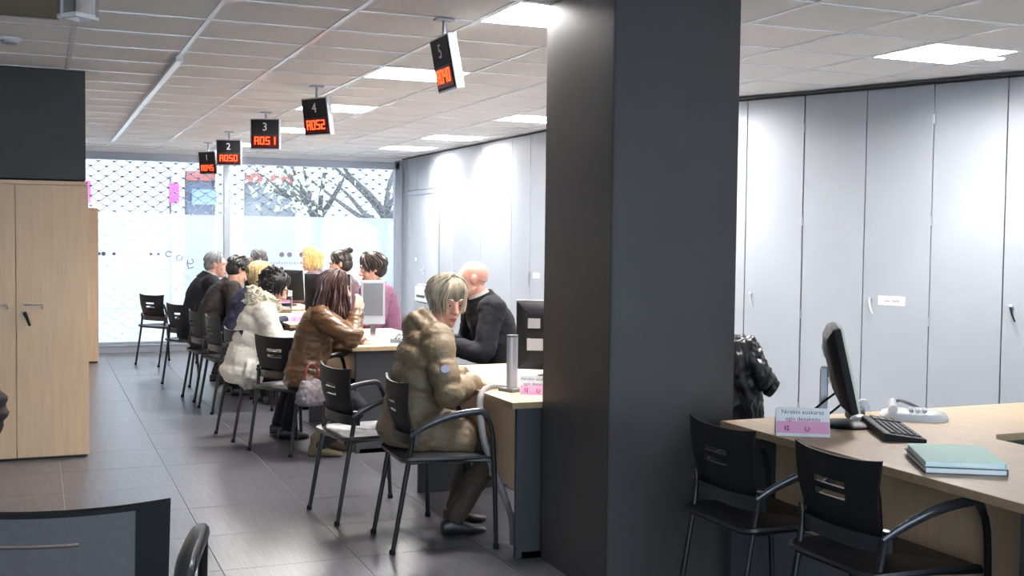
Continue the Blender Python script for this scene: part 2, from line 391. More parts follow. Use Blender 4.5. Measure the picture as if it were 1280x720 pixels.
for x, r in ((2.90, .033), (3.0, .033), (3.16, .035), (.69, .02), (.74, .026), (.86, .02), (1.29, .018), (1.38, .016)):
    dots.lathe([(r, 0), (r, .002)], 14, Matrix.Translation((x, -.0065, 1.21)) @ Matrix.Rotation(PI/2, 4, 'X'))
obj('printed_dots', dots, 'ink', win, smooth=False, kind='structure')
scr = MB()
for k in range(3):
    cx = 1.50 + .13 * k; cz = 1.21 - .045 * k
    scr.tube([(cx + .036 * math.cos(t), -.007, cz + .032 * math.sin(t)) for t in [i * 5.2 / 10 + .4 + k for i in range(11)]], .0055, 5)
scr.tube([(1.72, -.007, 1.10), (1.74, -.007, 1.03), (1.80, -.007, 1.05)], .007, 5)
obj('printed_scroll', scr, 'ink', win, kind='structure')
letters = MB(); x = 2.76
while x < 3.32:                                            # lettering too small to read: strokes of uneven height
    h = random.choice((.03, .03, .05)); letters.box(x, -.008, 1.085, x + .010, -.0055, 1.085 + h); letters.box(x, -.008, 1.085 + .012, x + .022, -.0055, 1.085 + .02); x += .034
obj('lettering', letters, 'patchblue', win, smooth=False, kind='structure')

# ------------------------------------------------------------------ pillar
pil = thing('pillar', 'tall charcoal clad square pillar from floor to ceiling between the desks', 'pillar', (2.11, 4.01, 0))
obj('cladding', MB().box(0.0, 0.004, 0, 0.003, 0.648, H), 'pillar', pil, smooth=False)
obj('cladding', MB().box(0.0, 0.0, 0, 0.585, 0.004, H), 'pillar', pil, smooth=False)
obj('core', MB().box(0.003, 0.004, 0, 0.585, 0.648, H), 'pillar', pil, smooth=False)
obj('corner_bead', MB().box(-0.004, -0.004, 0, 0.004, 0.004, H), 'joint', pil, smooth=False)

# ------------------------------------------------------------------ fitted cupboards along the angled wall
UW = 0.925
def cupboard(s0, label, names):
    t = thing('cupboard', label, 'cupboard', (4.753 + dirw.x * s0, 7.01 + dirw.y * s0, 0), math.atan2(dirw.y, dirw.x), 'white cupboards fitted along the angled wall')
    # local +x along the wall, local -y ... room side is where nrm points
    sgn = 1 if (Matrix.Rotation(t.rotation_euler.z, 3, 'Z') @ V((0, 1, 0))).xy.dot(nrm) > 0 else -1
    obj('carcass', MB().box(-UW/2, min(0, -sgn*.05), 0.0, UW/2, max(0, -sgn*.05) - (0.001 if sgn < 0 else 0), H - 0.015), 'joint', t, smooth=False)
    for k, a in enumerate((-UW/2, 0.0)):
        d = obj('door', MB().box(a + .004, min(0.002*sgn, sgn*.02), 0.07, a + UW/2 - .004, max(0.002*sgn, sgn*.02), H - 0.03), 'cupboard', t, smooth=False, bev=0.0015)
        for hz in (0.3, 0.95, 1.60, 2.25):
            hx = (a + .004) if k == 0 else (a + UW/2 - .004)
            obj('hinge', MB().tube([(hx, sgn*.022, hz - .03), (hx, sgn*.022, hz + .03)], .005, 6), 'alug', d)
        if k == 1:
            lk = MB().lathe([(.016, 0), (.016, .014), (.010, .018)], 14, Matrix.Translation((a + .055, sgn*.02, 1.075)) @ Matrix.Rotation(-sgn*PI/2, 4, 'X'))
            obj('lock', lk, 'alug', d)
            ky = MB().tube([(a + .058, sgn*.036, 1.072), (a + .07, sgn*.046, 1.03), (a + .09, sgn*.048, 0.985)], [.008, .006, .005], 6)
            obj('key', ky, names[1], d)
            if names[0]:
                obj('door_label', MB().box(a + .115, min(sgn*.020, sgn*.023), 1.045, a + .30, max(sgn*.020, sgn*.023), 1.105), 'paper', d, smooth=False)
                tx = MB(); xx = a + .16
                for w in names[0]:
                    for _ in range(w):
                        tx.box(xx, min(sgn*.023, sgn*.0238), 1.066, xx + .007, max(sgn*.023, sgn*.0238), 1.066 + random.choice((.012, .017))); xx += .010
                    xx += .014
                obj('lettering', tx, 'ink', d, smooth=False)
    return t
cupboard(0.048, 'white cupboard at the pillar edge with hanging dark key', ((), 'alug'))
cupboard(0.966 + .01, 'white cupboard with white name label behind the desk monitor', ((4, 5), 'ivory'))
cupboard(1.90, 'white cupboard rightmost along the angled wall with black key', ((), 'black'))
cupboard(2.83, 'white cupboard at the right frame edge, mostly cut off', ((), 'black'))
struct('trim_1', MB().box(0, -0.06, H - .016, 5.0, 0.03, H, Matrix.Translation((P_bend.x, P_bend.y, 0)) @ Matrix.Rotation(math.atan2(dirw.y, dirw.x), 4, 'Z')), 'joint', smooth=False)
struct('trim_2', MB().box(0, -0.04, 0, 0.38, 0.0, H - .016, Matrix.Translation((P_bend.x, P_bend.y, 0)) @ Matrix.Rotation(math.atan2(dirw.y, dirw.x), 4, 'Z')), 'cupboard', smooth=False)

# ------------------------------------------------------------------ ceiling luminaires
def luminaire(i, j, label, on=True):
    t = thing('ceiling_light', label, 'ceiling light', (col_x(i) + CW/2, row_y(j) + CD/2, H), 0, 'square louvred ceiling lights')
    w, d = CW/2 - .008, CD/2 - .008
    obj('housing', MB().box(-w, -d, .066, w, d, .075).box(-w, -d, 0, -w + .012, d, .066).box(w - .012, -d, 0, w, d, .066).box(-w, -d, 0, w, -d + .012, .066).box(-w, d - .012, 0, w, d, .066), 'tee', t, smooth=False)
    for k in range(3):
        x = -w + (k + .5) * 2 * w / 3
        obj('lamp_tube', MB().box(x - .055, -d + .02, .030, x + .055, d - .02, .040), 'diff' if on else 'whiteplastic', t, smooth=False)
    lv = MB()
    for k in range(1, 3):
        x = -w + k * 2 * w / 3; lv.box(x - .006, -d + .012, .002, x + .006, d - .012, .028)
    for k in range(1, 6):
        y = -d + k * 2 * d / 6; lv.box(-w + .012, y - .003, .004, w - .012, y + .003, .018)
    obj('louvre', lv, 'louver', t, smooth=False)
    return t
luminaire(2, -2, 'lit louvred ceiling light nearest to the pillar on its left')
luminaire(2, 2, 'lit louvred ceiling light just left of sign 5')
luminaire(2, 6, 'lit louvred ceiling light touching the right edge of sign 4')
luminaire(2, 10, 'lit louvred ceiling light just right of sign 3')
luminaire(2, 14, 'lit louvred ceiling light behind sign 2')
luminaire(5, 6, 'lit ceiling light over the right wall, nearest to the pillar')
luminaire(5, 10, 'lit ceiling light over the right wall, second from the pillar')
luminaire(5, 13, 'lit ceiling light over the right wall, nearest to the window')
luminaire(6, -2, 'lit louvred ceiling light right of the pillar above the white cupboards')
luminaire(5, 2, 'lit ceiling light hidden behind the pillar')
luminaire(2, -6, 'added lit ceiling light above and before the pillar, out of frame')  # this and the next two: unseen lights added to brighten the near room
luminaire(-1, -5, 'added lit ceiling light above the camera, out of frame')
luminaire(6, -6, 'added lit ceiling light over the near desk, out of frame')
for i_, j_, w_ in ((4, -6, 'above the corner desk'), (4, -10, 'near the camera at its right'), (1, -8, 'just before the camera'), (-2, -7, 'left of the mesh chair'), (0, -11, 'above the camera, rear row'), (2, -10, 'left of the near desk'), (-1, -9, 'above the camera'), (6, -10, 'over the near desk'), (2, -14, 'behind the camera at its right'), (-1, -13, 'behind the camera at its left'), (-4, -5, 'left of the tall cabinet'), (-4, -10, 'over the left of the room')):  # further unseen lights, added to brighten surfaces that face the camera
    luminaire(i_, j_, 'added lit ceiling light out of frame, ' + w_)
cp_ = thing('ceiling_panel', 'dark olive ceiling panel at the upper left corner', 'panel', (-0.40, 5.15, H))
obj('board', MB().box(-.5, -.72, -.016, .5, .78, -.002), 'olive', cp_, smooth=False, bev=.003)
obj('edge_trim', MB().box(-.505, .775, -.018, .505, .785, 0), 'alug', cp_, smooth=False)
def downlight(x, y, label, tx, ty, w=SPOT_W, ang=62):
    t = thing('downlight', label, 'downlight', (x, y, H), 0, 'recessed wall washing downlights')
    obj('ring', MB().lathe([(.055, .004), (.07, .004), (.07, -.004), (.052, -.004), (.050, .004)], 20), 'tee', t)
    obj('lamp_disc', MB().lathe([(.05, .002), (.05, .004)], 16), 'spotdisc', t, smooth=False)
    l = bpy.data.lights.new('downlight', 'SPOT'); l.energy = w; l.spot_size = math.radians(ang); l.spot_blend = 0.35; l.shadow_soft_size = 0.03; l.color = (0.98, 0.97, 1.0)
    lo = bpy.data.objects.new('lamp_beam', l); COL.objects.link(lo); lo.parent = t; lo.location = (0, 0, -.02)
    d = V((tx - x, ty - y, -2.0)); lo.rotation_euler = d.to_track_quat('-Z', 'Y').to_euler()
    return t
downlight(4.20, 11.35, 'downlight washing the far right wall nearer to the pillar', 4.45, 11.35)
downlight(4.20, 13.12, 'downlight washing the far right wall above the grey door', 4.45, 13.12)
downlight(4.20, 9.2, 'downlight washing the right wall behind the pillar', 4.45, 9.2)
for s, lb in ((-0.25, 'downlight washing the white cupboard beside the pillar'), (2.05, 'downlight washing the white cupboards at the right frame edge')):
    p = V((4.753, 7.01)) + dirw * s + nrm * 0.62; q = p - nrm * 0.35
    downlight(p.x, p.y, lb, q.x, q.y, w=SPOT_W * 1.5, ang=78)

# ------------------------------------------------------------------ hanging number displays
SEG = {'0': 'abcdef', '1': 'bc', '2': 'abged', '3': 'abgcd', '4': 'fgbc', '5': 'afgcd', 'A': 'abcefg'}
def led_chars(s, w, h, gap):
    b = MB(); n = len(s); x = -(n * w + (n - 1) * gap) / 2; t = w * .24
    for c in s:
        for g in SEG[c]:
            if g == 'a': b.box(x, -.002, h - t, x + w, 0, h)
            if g == 'd': b.box(x, -.002, 0, x + w, 0, t)
            if g == 'g': b.box(x, -.002, h/2 - t/2, x + w, 0, h/2 + t/2)
            if g == 'f': b.box(x, -.002, h/2, x + t, 0, h)
            if g == 'b': b.box(x + w - t, -.002, h/2, x + w, 0, h)
            if g == 'e': b.box(x, -.002, 0, x + t, 0, h/2)
            if g == 'c': b.box(x + w - t, -.002, 0, x + w, 0, h/2)
        x += w + gap
    return b
def number_sign(num, led, x, y, yaw, tilt, zc, label, S=0.262):
    t = thing('number_display', label, 'display', (x, y, H), 0, 'hanging queue number displays')
    w = S * .98; h = S
    top = zc + h/2 - H
    obj('hanger', MB().box(-.045, -.03, -.008, .045, .03, 0).tube([(0, 0, -.006), (0, 0, top - .03)], .009, 8), 'alug', t, smooth=False)
    R = Matrix.Translation((0, 0, top)) @ Matrix.Rotation(yaw, 4, 'Z') @ Matrix.Rotation(tilt, 4, 'X')
    c = obj('casing', MB().box(-w/2, -.03, -h, w/2, .012, 0, R), 'alu', t, smooth=False, bev=.003)
    obj('face', MB().box(-w/2 + .010, -.034, -h + .010, w/2 - .010, -.030, -.010, R), 'black', t, smooth=False)
    f = obj('led_window', MB().box(-w/2 + .018, -.0365, -h + .022, w/2 - .018, -.034, -h * .56, R), 'ledback', t, smooth=False)
    for q, c_ in enumerate(led):
        lb = led_chars(c_, w * .145, h * .25, 0); lb.v = [tuple(R @ V((v[0] + (q - 1.5) * w * .185, v[1] - .037, v[2] - h + .042))) for v in lb.v]
        obj('led_digit', lb, 'led', t, smooth=False, label='glowing red character ' + c_)
    obj('divider', MB().box(-w/2 + .012, -.036, -h * .545, w/2 - .012, -.034, -h * .535, R), 'meshgrey', t, smooth=False)
    me = text_mesh(num, h * .36); mtx = R @ Matrix.Translation((0, -.0355, -h * .28)) @ FACE.to_matrix().to_4x4()
    me.transform(mtx); obj('numeral', me, 'whiteplastic', t, label='white numeral ' + num)
    return t
D = math.radians
number_sign('5', 'A040', 1.80, 5.17, D(-90), D(11), 2.29, 'hanging number display 5 turned side on, nearest to the pillar')
number_sign('4', 'A052', 1.80, 7.85, D(-60), D(9), 2.29, 'hanging number display 4 with red A052')
number_sign('3', 'A051', 1.80, 9.75, D(-26), D(2), 2.317, 'hanging number display 3 with red A051')
number_sign('2', 'A050', 1.80, 11.75, D(-24), D(4), 2.292, 'hanging number display 2 with red A050')
number_sign('1', 'A045', 1.80, 13.28, D(-50), D(7), 2.275, 'hanging number display 1, smallest and nearest to the window')
# smoke detector and upper left fixture
sd = thing('smoke_detector', 'small round smoke detector on the ceiling at upper left', 'smoke detector', (-0.13, 6.69, H))
obj('base', MB().lathe([(.06, 0), (.06, -.012), (.055, -.016)], 20), 'whiteplastic', sd)
obj('sensor', MB().lathe([(.045, -.012), (.042, -.028), (.030, -.036)], 18), 'alug', sd)
hb = thing('hanging_lantern', 'polished metal framed box fixture hanging at the upper left frame edge', 'lamp', (0.16, 5.02, H), D(38))
lw = .048
for sx in (-1, 1):
    for sy in (-1, 1): obj('upright_frame', MB().box(sx*lw - .009, sy*lw - .009, -.155, sx*lw + .009, sy*lw + .009, 0), 'chrome', hb, smooth=False)
bt = MB()
for s in (-1, 1): bt.box(-lw - .009, s*lw - .009, -.165, lw + .009, s*lw + .009, -.147); bt.box(s*lw - .009, -lw, -.165, s*lw + .009, lw, -.147)
obj('bottom_frame', bt, 'tee', hb, smooth=False)
obj('glass_box', MB().box(-lw, -lw, -.15, lw, lw, -.01), 'louver', hb, smooth=False)

# ------------------------------------------------------------------ beech cabinets
def cabinet(x0, x1, y, depth, h, label, seam):
    t = thing('cabinet', label, 'cabinet', ((x0 + x1)/2, y, 0), 0, 'light beech double door cabinets')
    w = (x1 - x0)/2; sx = seam - (x0 + x1)/2
    obj('carcass', MB().box(-w + .002, .02, .055, w - .002, depth, h - .025), 'beechv', t, smooth=False)
    obj('top_board', MB().box(-w, 0, h - .025, w, depth, h), 'beechv', t, smooth=False, bev=.002)
    obj('plinth', MB().box(-w + .01, .03, 0, w - .01, depth, .02), 'joint', t, smooth=False)
    for k, (a, b) in enumerate(((-w, sx - .002), (sx + .002, w))):
        d = obj('door', MB().box(a, 0, .018, b, .019, h - .028), 'beechv', t, smooth=False, bev=.0015)
        hx = a + .10 if k else b - .10
        obj('handle', MB().tube([(hx - .055, 0, 1.005), (hx - .055, -.03, 1.0), (hx + .055, -.03, 1.0), (hx + .055, 0, 0.975)], .006, 8, 0), 'alu', d)
        if k:
            obj('lock', MB().lathe([(.012, 0), (.012, .01)], 12, Matrix.Translation((a + .045, 0, .955)) @ Matrix.Rotation(PI/2, 4, 'X')), 'alug', d)
            obj('key', MB().tube([(a + .047, -.014, .952), (a + .062, -.022, .915), (a + .080, -.024, .865)], [.012, .010, .008], 6), 'black', d)
    return t
cabinet(-0.57, 0.305, 7.83, 0.45, 1.79, 'tall light beech cabinet with two doors under the dark fascia', -0.128)
cabinet(-0.27, 0.63, 13.5, 0.45, 1.74, 'light beech cabinet edge beyond the tall cabinet near the window', 0.18)

# ------------------------------------------------------------------ desks
def desk(y0, y1, xf, label, ret=None, depth=0.72, front_in=.06, xend=None):
    t = thing('desk', label, 'desk', (xf, y0, 0), 0, 'beech topped service desks')
    L = y1 - y0; TH = .028; Z = .72
    if ret:
        ry, rx = ret     # return from y=ry..L out to x=rx
        pts = [(0, 0), (depth, 0), (depth, ry - .08), (depth + .08, ry), (rx, ry), (rx, L), (0, L)]
    else: pts = [(0, 0), (depth, 0), (depth, L), (0, L)]
    obj('worktop', MB().prism(pts, Z - TH + .002, Z), 'beech', t, smooth=False)
    eb = MB()
    for (a, b) in zip(pts, pts[1:] + pts[:1]):
        a = V((*a, 0)); b = V((*b, 0)); d = (b - a).normalized(); n = V((d.y, -d.x, 0))
        eb.prism([a.xy, b.xy, (b + n * .002).xy, (a + n * .002).xy], Z - TH, Z - .001)
    obj('edge_band', eb, 'beechedge', t, smooth=False)
    obj('end_panel', MB().box(.03, .02, 0, depth - .04, .048, Z - TH), 'charcoal', t, smooth=False, bev=.002)
    obj('end_panel', MB().box(.03, L - .048, 0, (ret[1] if ret else depth) - .04, L - .02, Z - TH), 'charcoal', t, smooth=False, bev=.002)
    obj('modesty_panel', MB().box(front_in, .05, .30, front_in + .018, L - .05, Z - TH), 'beechv', t, smooth=False)
    obj('foot_rail', MB().box(.06, .02, 0, depth - .06, .05, .03), 'black', t, smooth=False)
    return t
desk(2.37, 3.93, 2.585, 'beech topped corner desk at right with the mint folder', ret=(0.93, 1.75), depth=.76, front_in=.24)
desk(4.66, 6.15, 1.965, 'beech topped desk beside the pillar under the padded coat woman', depth=.70)
desk(7.34, 8.80, 1.93, 'beech topped desk of the woman in the mauve jumper', depth=.70)
desk(9.35, 10.75, 1.93, 'beech topped desk in the middle of the row behind the cream coat', depth=.70)
desk(11.25, 12.55, 1.93, 'beech topped desk, second from the window', depth=.70)
desk(12.95, 14.15, 1.93, 'beech topped desk nearest to the window', depth=.66)

# ------------------------------------------------------------------ chairs
def make_chair():
    t = thing('armchair', '', 'chair', (0, 0, 0), 0, 'black stacking armchairs')
    # seat shell
    pts = []
    for (x, y, a0) in ((.185, .185, 0), (-.185, .185, 90), (-.175, -.175, 180), (.175, -.175, 270)):
        for k in range(5):
            a = math.radians(a0 + 22.5 * k); pts.append((x + .05 * math.cos(a), y + .05 * math.sin(a)))
    def zc(x, y): return .445 - .012 * math.cos(x * 6) + .010 * math.cos(y * 7) - (.020 * max(0, (y - .12) / .12) ** 2)
    rings = [[V((p[0] * s, p[1] * s, zc(p[0], p[1]) + dz)) for p in pts] for s, dz in ((.94, -.022), (1.0, -.010), (.99, .002), (.8, .004), (.4, .000), (.05, -.002))]
    obj('seat', MB().loft(rings), 'seatgrey', t)
    # backrest with two slots
    nu, nv = 17, 15; bm = bmesh.new(); grid = []
    for j in range(nv):
        v = j / (nv - 1); row = []
        for i in range(nu):
            u = -1 + 2 * i / (nu - 1)
            hw = .178 + .030 * v ** 1.5
            z = .505 + .275 * v + (.012 * abs(u) ** 3 if v > .9 else 0) - .018 * (1 - v) * (1 - u * u) * 0
            y = -.170 - .055 * v + .030 * u * u - .02 * math.sin(PI * v)
            row.append(bm.verts.new((u * hw, y, z)))
        grid.append(row)
    for j in range(nv - 1):
        for i in range(nu - 1):
            if j in (7, 9) and 5 <= i <= 10: continue
            bm.faces.new((grid[j][i], grid[j][i + 1], grid[j + 1][i + 1], grid[j + 1][i]))
    bmesh.ops.recalc_face_normals(bm, faces=bm.faces)
    bmesh.ops.solidify(bm, geom=bm.faces[:], thickness=.011)
    bmesh.ops.recalc_face_normals(bm, faces=bm.faces)
    for f in bm.faces: f.smooth = True
    for e in bm.edges:
        if len(e.link_faces) == 2 and e.calc_face_angle(0) > .7: e.smooth = False
    me = bpy.data.meshes.new('backrest'); bm.to_mesh(me); bm.free()
    obj('backrest', me, 'black', t)
    # band around the foot of the backrest
    rg = []
    for k in range(11):
        u = -1 + .2 * k; x = .20 * u; y = -.235 + .045 * u * u * u * u
        y += .045; rg.append([V((x, y - .010, .500)), V((x, y + .010, .500)), V((x, y + .010, .550)), V((x, y - .012, .550))])
    obj('back_band', MB().loft(rg), 'seatgrey', t)
    for s in (-1, 1):
        obj('leg', MB().tube([(s*.195, -.255, 0), (s*.192, -.185, .40), (s*.198, -.165, .53), (s*.205, -.165, .575)], [.011, .012, .012, .011], 10, 3), 'tubeblack', t)
        obj('leg', MB().tube([(s*.235, .235, 0), (s*.243, .222, .30), (s*.248, .205, .55), (s*.248, .175, .628)], [.011, .012, .012, .012], 10, 3), 'tubeblack', t)
        obj('armrest', MB().tube([(s*.203, -.175, .545), (s*.225, -.11, .590), (s*.245, .0, .635), (s*.249, .12, .652), (s*.249, .165, .645), (s*.248, .19, .60)], [.012, .016, .018, .018, .016, .013], 10, 3, .7), 'armgrey', t)
        obj('foot_cap', MB().lathe([(.013, 0), (.015, .004), (.014, .022), (.011, .024)], 10, Matrix.Translation((s*.195, -.255, 0))), 'black', t)
        obj('foot_cap', MB().lathe([(.013, 0), (.015, .004), (.014, .022), (.011, .024)], 10, Matrix.Translation((s*.235, .235, 0))), 'black', t)
        obj('seat_rail', MB().tube([(s*.192, -.18, .42), (s*.195, 0, .425), (s*.235, .20, .42)], .010, 8), 'tubeblack', t)
    return t
proto = make_chair(); used = [False]
def place_chair(x, y, th, label):
    """x, y: middle of the rear feet; th: facing angle from +X in degrees"""
    o = copy_tree(proto) if used[0] else proto
    used[0] = True
    a = D(th); o.location = (x + .255 * math.cos(a), y + .255 * math.sin(a), 0); o.rotation_euler = (0, 0, a - PI/2)
    o['label'] = label
    return o
place_chair(1.11, 13.05, 33, 'empty black armchair standing farthest left, nearest to the window')
place_chair(1.22, 11.25, 34, 'black armchair just right of the leftmost empty chair, under the grey haired man')
place_chair(1.22, 10.27, 8, 'black armchair seen edge on under the dark haired customer in brown')
place_chair(1.27, 9.55, 8, 'black armchair behind the blond customer, left of the cream coat')
place_chair(1.23, 8.24, 9, 'black armchair holding the customer in the cream coat')
place_chair(1.42, 7.545, 33, 'black armchair turned back to view, beside the brown leather jacket')
place_chair(1.357, 5.74, 8, 'empty black armchair between the brown leather jacket and the padded coat')
place_chair(1.505, 5.145, -3, 'black armchair holding the woman in the khaki padded coat')
place_chair(2.255, 3.52, 1, 'black armchair at right overlapping the pillar foot')
place_chair(2.305, 2.93, 1, 'black armchair nearest at lower right before the corner desk')

# foreground chair, lower left
fc = thing('mesh_chair', 'large black chair with grey back panel, cut off at the lower left corner', 'chair', (0.045, 2.93, -0.0), D(-14))
bw = .300
def fcp(x, z): return V((x, -.25 - .10 * (z - .5) + .25 * x * x - .0, z))
ring_o = []; 
fr = MB()
def bar(pts, hw, th):
    rg = []
    for p in pts: rg.append(p)
    fr.tube([fcp(*p) for p in pts], hw, 8, 0, th)
# frame as a grid with a panel opening
def sheet(x0, x1, z0, z1, nx, nz, th, hole=None, top=None):
    bm = bmesh.new(); g = []
    for j in range(nz + 1):
        row = []
        for i in range(nx + 1):
            x = x0 + (x1 - x0) * i / nx; z = z0 + (z1 - z0) * j / nz
            zz = z + (.022 * (abs(x) / bw) ** 2 * (z - .45) / .45)
            row.append(bm.verts.new(fcp(x * (.94 + .06 * (z - .45) / .42), zz)))
        g.append(row)
    for j in range(nz):
        for i in range(nx):
            cx = x0 + (x1 - x0) * (i + .5) / nx; cz = z0 + (z1 - z0) * (j + .5) / nz
            if hole and hole(cx, cz): continue
            bm.faces.new((g[j][i], g[j][i+1], g[j+1][i+1], g[j+1][i]))
    bmesh.ops.recalc_face_normals(bm, faces=bm.faces); bmesh.ops.solidify(bm, geom=bm.faces[:], thickness=th)
    bmesh.ops.delete(bm, geom=[v for v in bm.verts if not v.link_faces], context='VERTS')
    bmesh.ops.recalc_face_normals(bm, faces=bm.faces)
    for f in bm.faces: f.smooth = True
    for e in bm.edges:
        if len(e.link_faces) == 2 and e.calc_face_angle(0) > .7: e.smooth = False
    me = bpy.data.meshes.new('sheet'); bm.to_mesh(me); bm.free(); return me
obj('back_frame', sheet(-bw, bw, .46, .845, 40, 42, .024, hole=lambda x, z: abs(x) < .222 and .50 < z < .834), 'black', fc)
obj('back_panel', sheet(-.226, .226, .495, .836, 30, 40, .010, hole=lambda x, z: abs(x) < .10 and .768 < z < .776), 'meshgrey', fc)
for s in (-1, 1):
    obj('armrest', MB().tube([(s*.295, -.22, .58), (s*.312, -.16, .655), (s*.312, -.08, .675), (s*.312, .12, .68), (s*.31, .2, .66)], [.018, .032, .038, .038, .028], 12, 3, .7), 'armgrey', fc)
    obj('leg', MB().tube([(s*.27, -.26, 0), (s*.27, -.2, .42), (s*.28, -.24, .60)], .013, 10, 3), 'tubeblack', fc)
    obj('leg', MB().tube([(s*.29, .27, 0), (s*.31, .22, .45), (s*.318, .18, .655)], .013, 10, 3), 'tubeblack', fc)
obj('seat', MB().loft([[V((x * s, y * s, z)) for x, y in ((-.25, -.22), (.25, -.22), (.265, .15), (.22, .25), (-.22, .25), (-.265, .15))] for s, z in ((.94, .42), (1, .43), (1, .455), (.9, .465))]), 'seatgrey', fc, bev=.004)

# ------------------------------------------------------------------ people
def remesh(mb, voxel, smooth=2, dec=None, warp=None):
    me = mb.mesh('tmp'); bm = bmesh.new(); bm.from_mesh(me); bmesh.ops.recalc_face_normals(bm, faces=bm.faces); bm.to_mesh(me); bm.free()
    o = bpy.data.objects.new('tmp', me); COL.objects.link(o)
    m = o.modifiers.new('r', 'REMESH'); m.mode = 'VOXEL'; m.voxel_size = voxel; m.use_smooth_shade = True
    if smooth:
        sm = o.modifiers.new('s', 'SMOOTH'); sm.iterations = smooth; sm.factor = 0.5
    if dec:
        d = o.modifiers.new('d', 'DECIMATE'); d.ratio = dec
    dg = bpy.context.evaluated_depsgraph_get(); out = bpy.data.meshes.new_from_object(o.evaluated_get(dg))
    bpy.data.objects.remove(o); bpy.data.meshes.remove(me)
    if warp:
        ns = [v.normal.copy() for v in out.vertices]
        for v, n in zip(out.vertices, ns): v.co = v.co + n * warp(v.co)
    for p in out.polygons: p.use_smooth = True
    out.update(); return out
def folds(amp, freq, seed=0.0, st=(1, 1, 1)):
    def w(p):
        q = V((p.x * st[0], p.y * st[1], p.z * st[2])) * freq + V((seed, seed * 1.7, seed * .6))
        a = noise.noise(q); b = noise.noise(q * 2.1 + V((5, 3, 1)))
        return amp * (a * .7 + (0.5 - abs(b)) * .8 - .2)
    return w
def ering(c, x, y, rx, ry, n=20, p=2.4):
    out = []
    for k in range(n):
        t = 2 * PI * k / n; cx, sy = math.cos(t), math.sin(t)
        cx = math.copysign(abs(cx) ** (2 / p), cx); sy = math.copysign(abs(sy) ** (2 / p), sy)
        out.append(c + x * (cx * rx) + y * (sy * ry))
    return out
def ik(a, b, l1, l2, pole):
    d = b - a; L = min(d.length, (l1 + l2) * .999); L = max(L, abs(l1 - l2) + .01); u = d.normalized()
    x = (l1 * l1 - l2 * l2 + L * L) / (2 * L); h = math.sqrt(max(0, l1 * l1 - x * x))
    p = pole - u * pole.dot(u); p.normalize()
    return a + u * x + p * h, a + u * L
def hand(mb, w, d, nrm_, side, curl=.5, s=1.0):
    """wrist w, pointing d, palm facing nrm_, thumb on side * (d x nrm)"""
    d = d.normalized(); nrm_ = (nrm_ - d * nrm_.dot(d)).normalized(); sd = d.cross(nrm_) * side
    mb.loft([ering(w + d * (t * s), sd, nrm_, rx * s, ry * s, 12) for t, rx, ry in ((-.02, .024, .019), (.01, .029, .017), (.05, .038, .015), (.085, .041, .013), (.095, .036, .010))])
    for k, (o, L) in enumerate(((.030, .070), (.010, .080), (-.010, .074), (-.029, .058))):
        p = w + d * (.082 * s) + sd * (o * s); dirn = d + sd * (o * 1.2); dirn.normalize(); pts = [p]; a = curl * .35
        for seg in (.42, .32, .26):
            v = dirn * math.cos(a) + nrm_ * math.sin(a); p = p + v * (L * seg * s); pts.append(p); a += curl * .8
        mb.tube(pts, [.0095 * s, .0088 * s, .0080 * s, .0066 * s], 8)
    p = w + d * (.028 * s) + sd * (.026 * s); pts = [p]
    for v, L in ((d * .55 + sd * .8 + nrm_ * .25, .036), (d * .85 + sd * .45 + nrm_ * .3, .032), (d * .95 + sd * .15 + nrm_ * .3, .024)):
        p = p + v.normalized() * (L * s); pts.append(p)
    mb.tube(pts, [.013 * s, .0115 * s, .010 * s, .0075 * s], 8)

def head_geo(mb, T, female=True):
    E = lambda c, r, nu=16, nv=10: mb.ell(T @ V(c), r, nu, nv, T.to_3x3())
    E((0, -.018, .030), (.072, .092, .085), 20, 14)
    j = .052 if female else .058
    mb.loft([[T @ V((cx + math.cos(2*PI*k/14) * rx, cy + math.sin(2*PI*k/14) * ry, z)) for k in range(14)] for z, cx, cy, rx, ry in
             ((.06, 0, .02, .060, .055), (.03, 0, .028, .066, .062), (.0, 0, .028, .066, .062), (-.03, 0, .026, .063, .062), (-.06, 0, .028, j + .004, .060), (-.085, 0, .034, j - .008, .052), (-.105, 0, .046, .032, .038), (-.116, 0, .055, .018, .022))])
    mb.ell(T @ V((0, .082, -.098)), .019, 10, 7)
    mb.tube([T @ V(p) for p in ((0, .084, .022), (0, .099, -.004), (0, .112, -.026), (0, .100, -.036))], [.008, .0105, .0135, .010], 10)
    for s in (-1, 1):
        mb.ell(T @ V((s*.012, .098, -.031)), .009, 8, 6)
        mb.tube([T @ V(p) for p in ((s*.008, .085, .026), (s*.030, .083, .032), (s*.050, .066, .026))], [.009, .010, .008], 8)
        mb.ell(T @ V((s*.040, .062, -.028)), (.022, .022, .022), 10, 7)
        E((s*.073, -.012, -.004), (.009, .019, .030), 10, 8); E((s*.078, -.020, .006), (.007, .014, .020), 8, 6)
    mb.tube([T @ V(p) for p in ((-.020, .082, -.064), (0, .091, -.062), (.020, .082, -.064))], [.006, .0085, .006], 8)
    mb.tube([T @ V(p) for p in ((-.017, .081, -.073), (0, .089, -.075), (.017, .081, -.073))], [.006, .009, .006], 8)

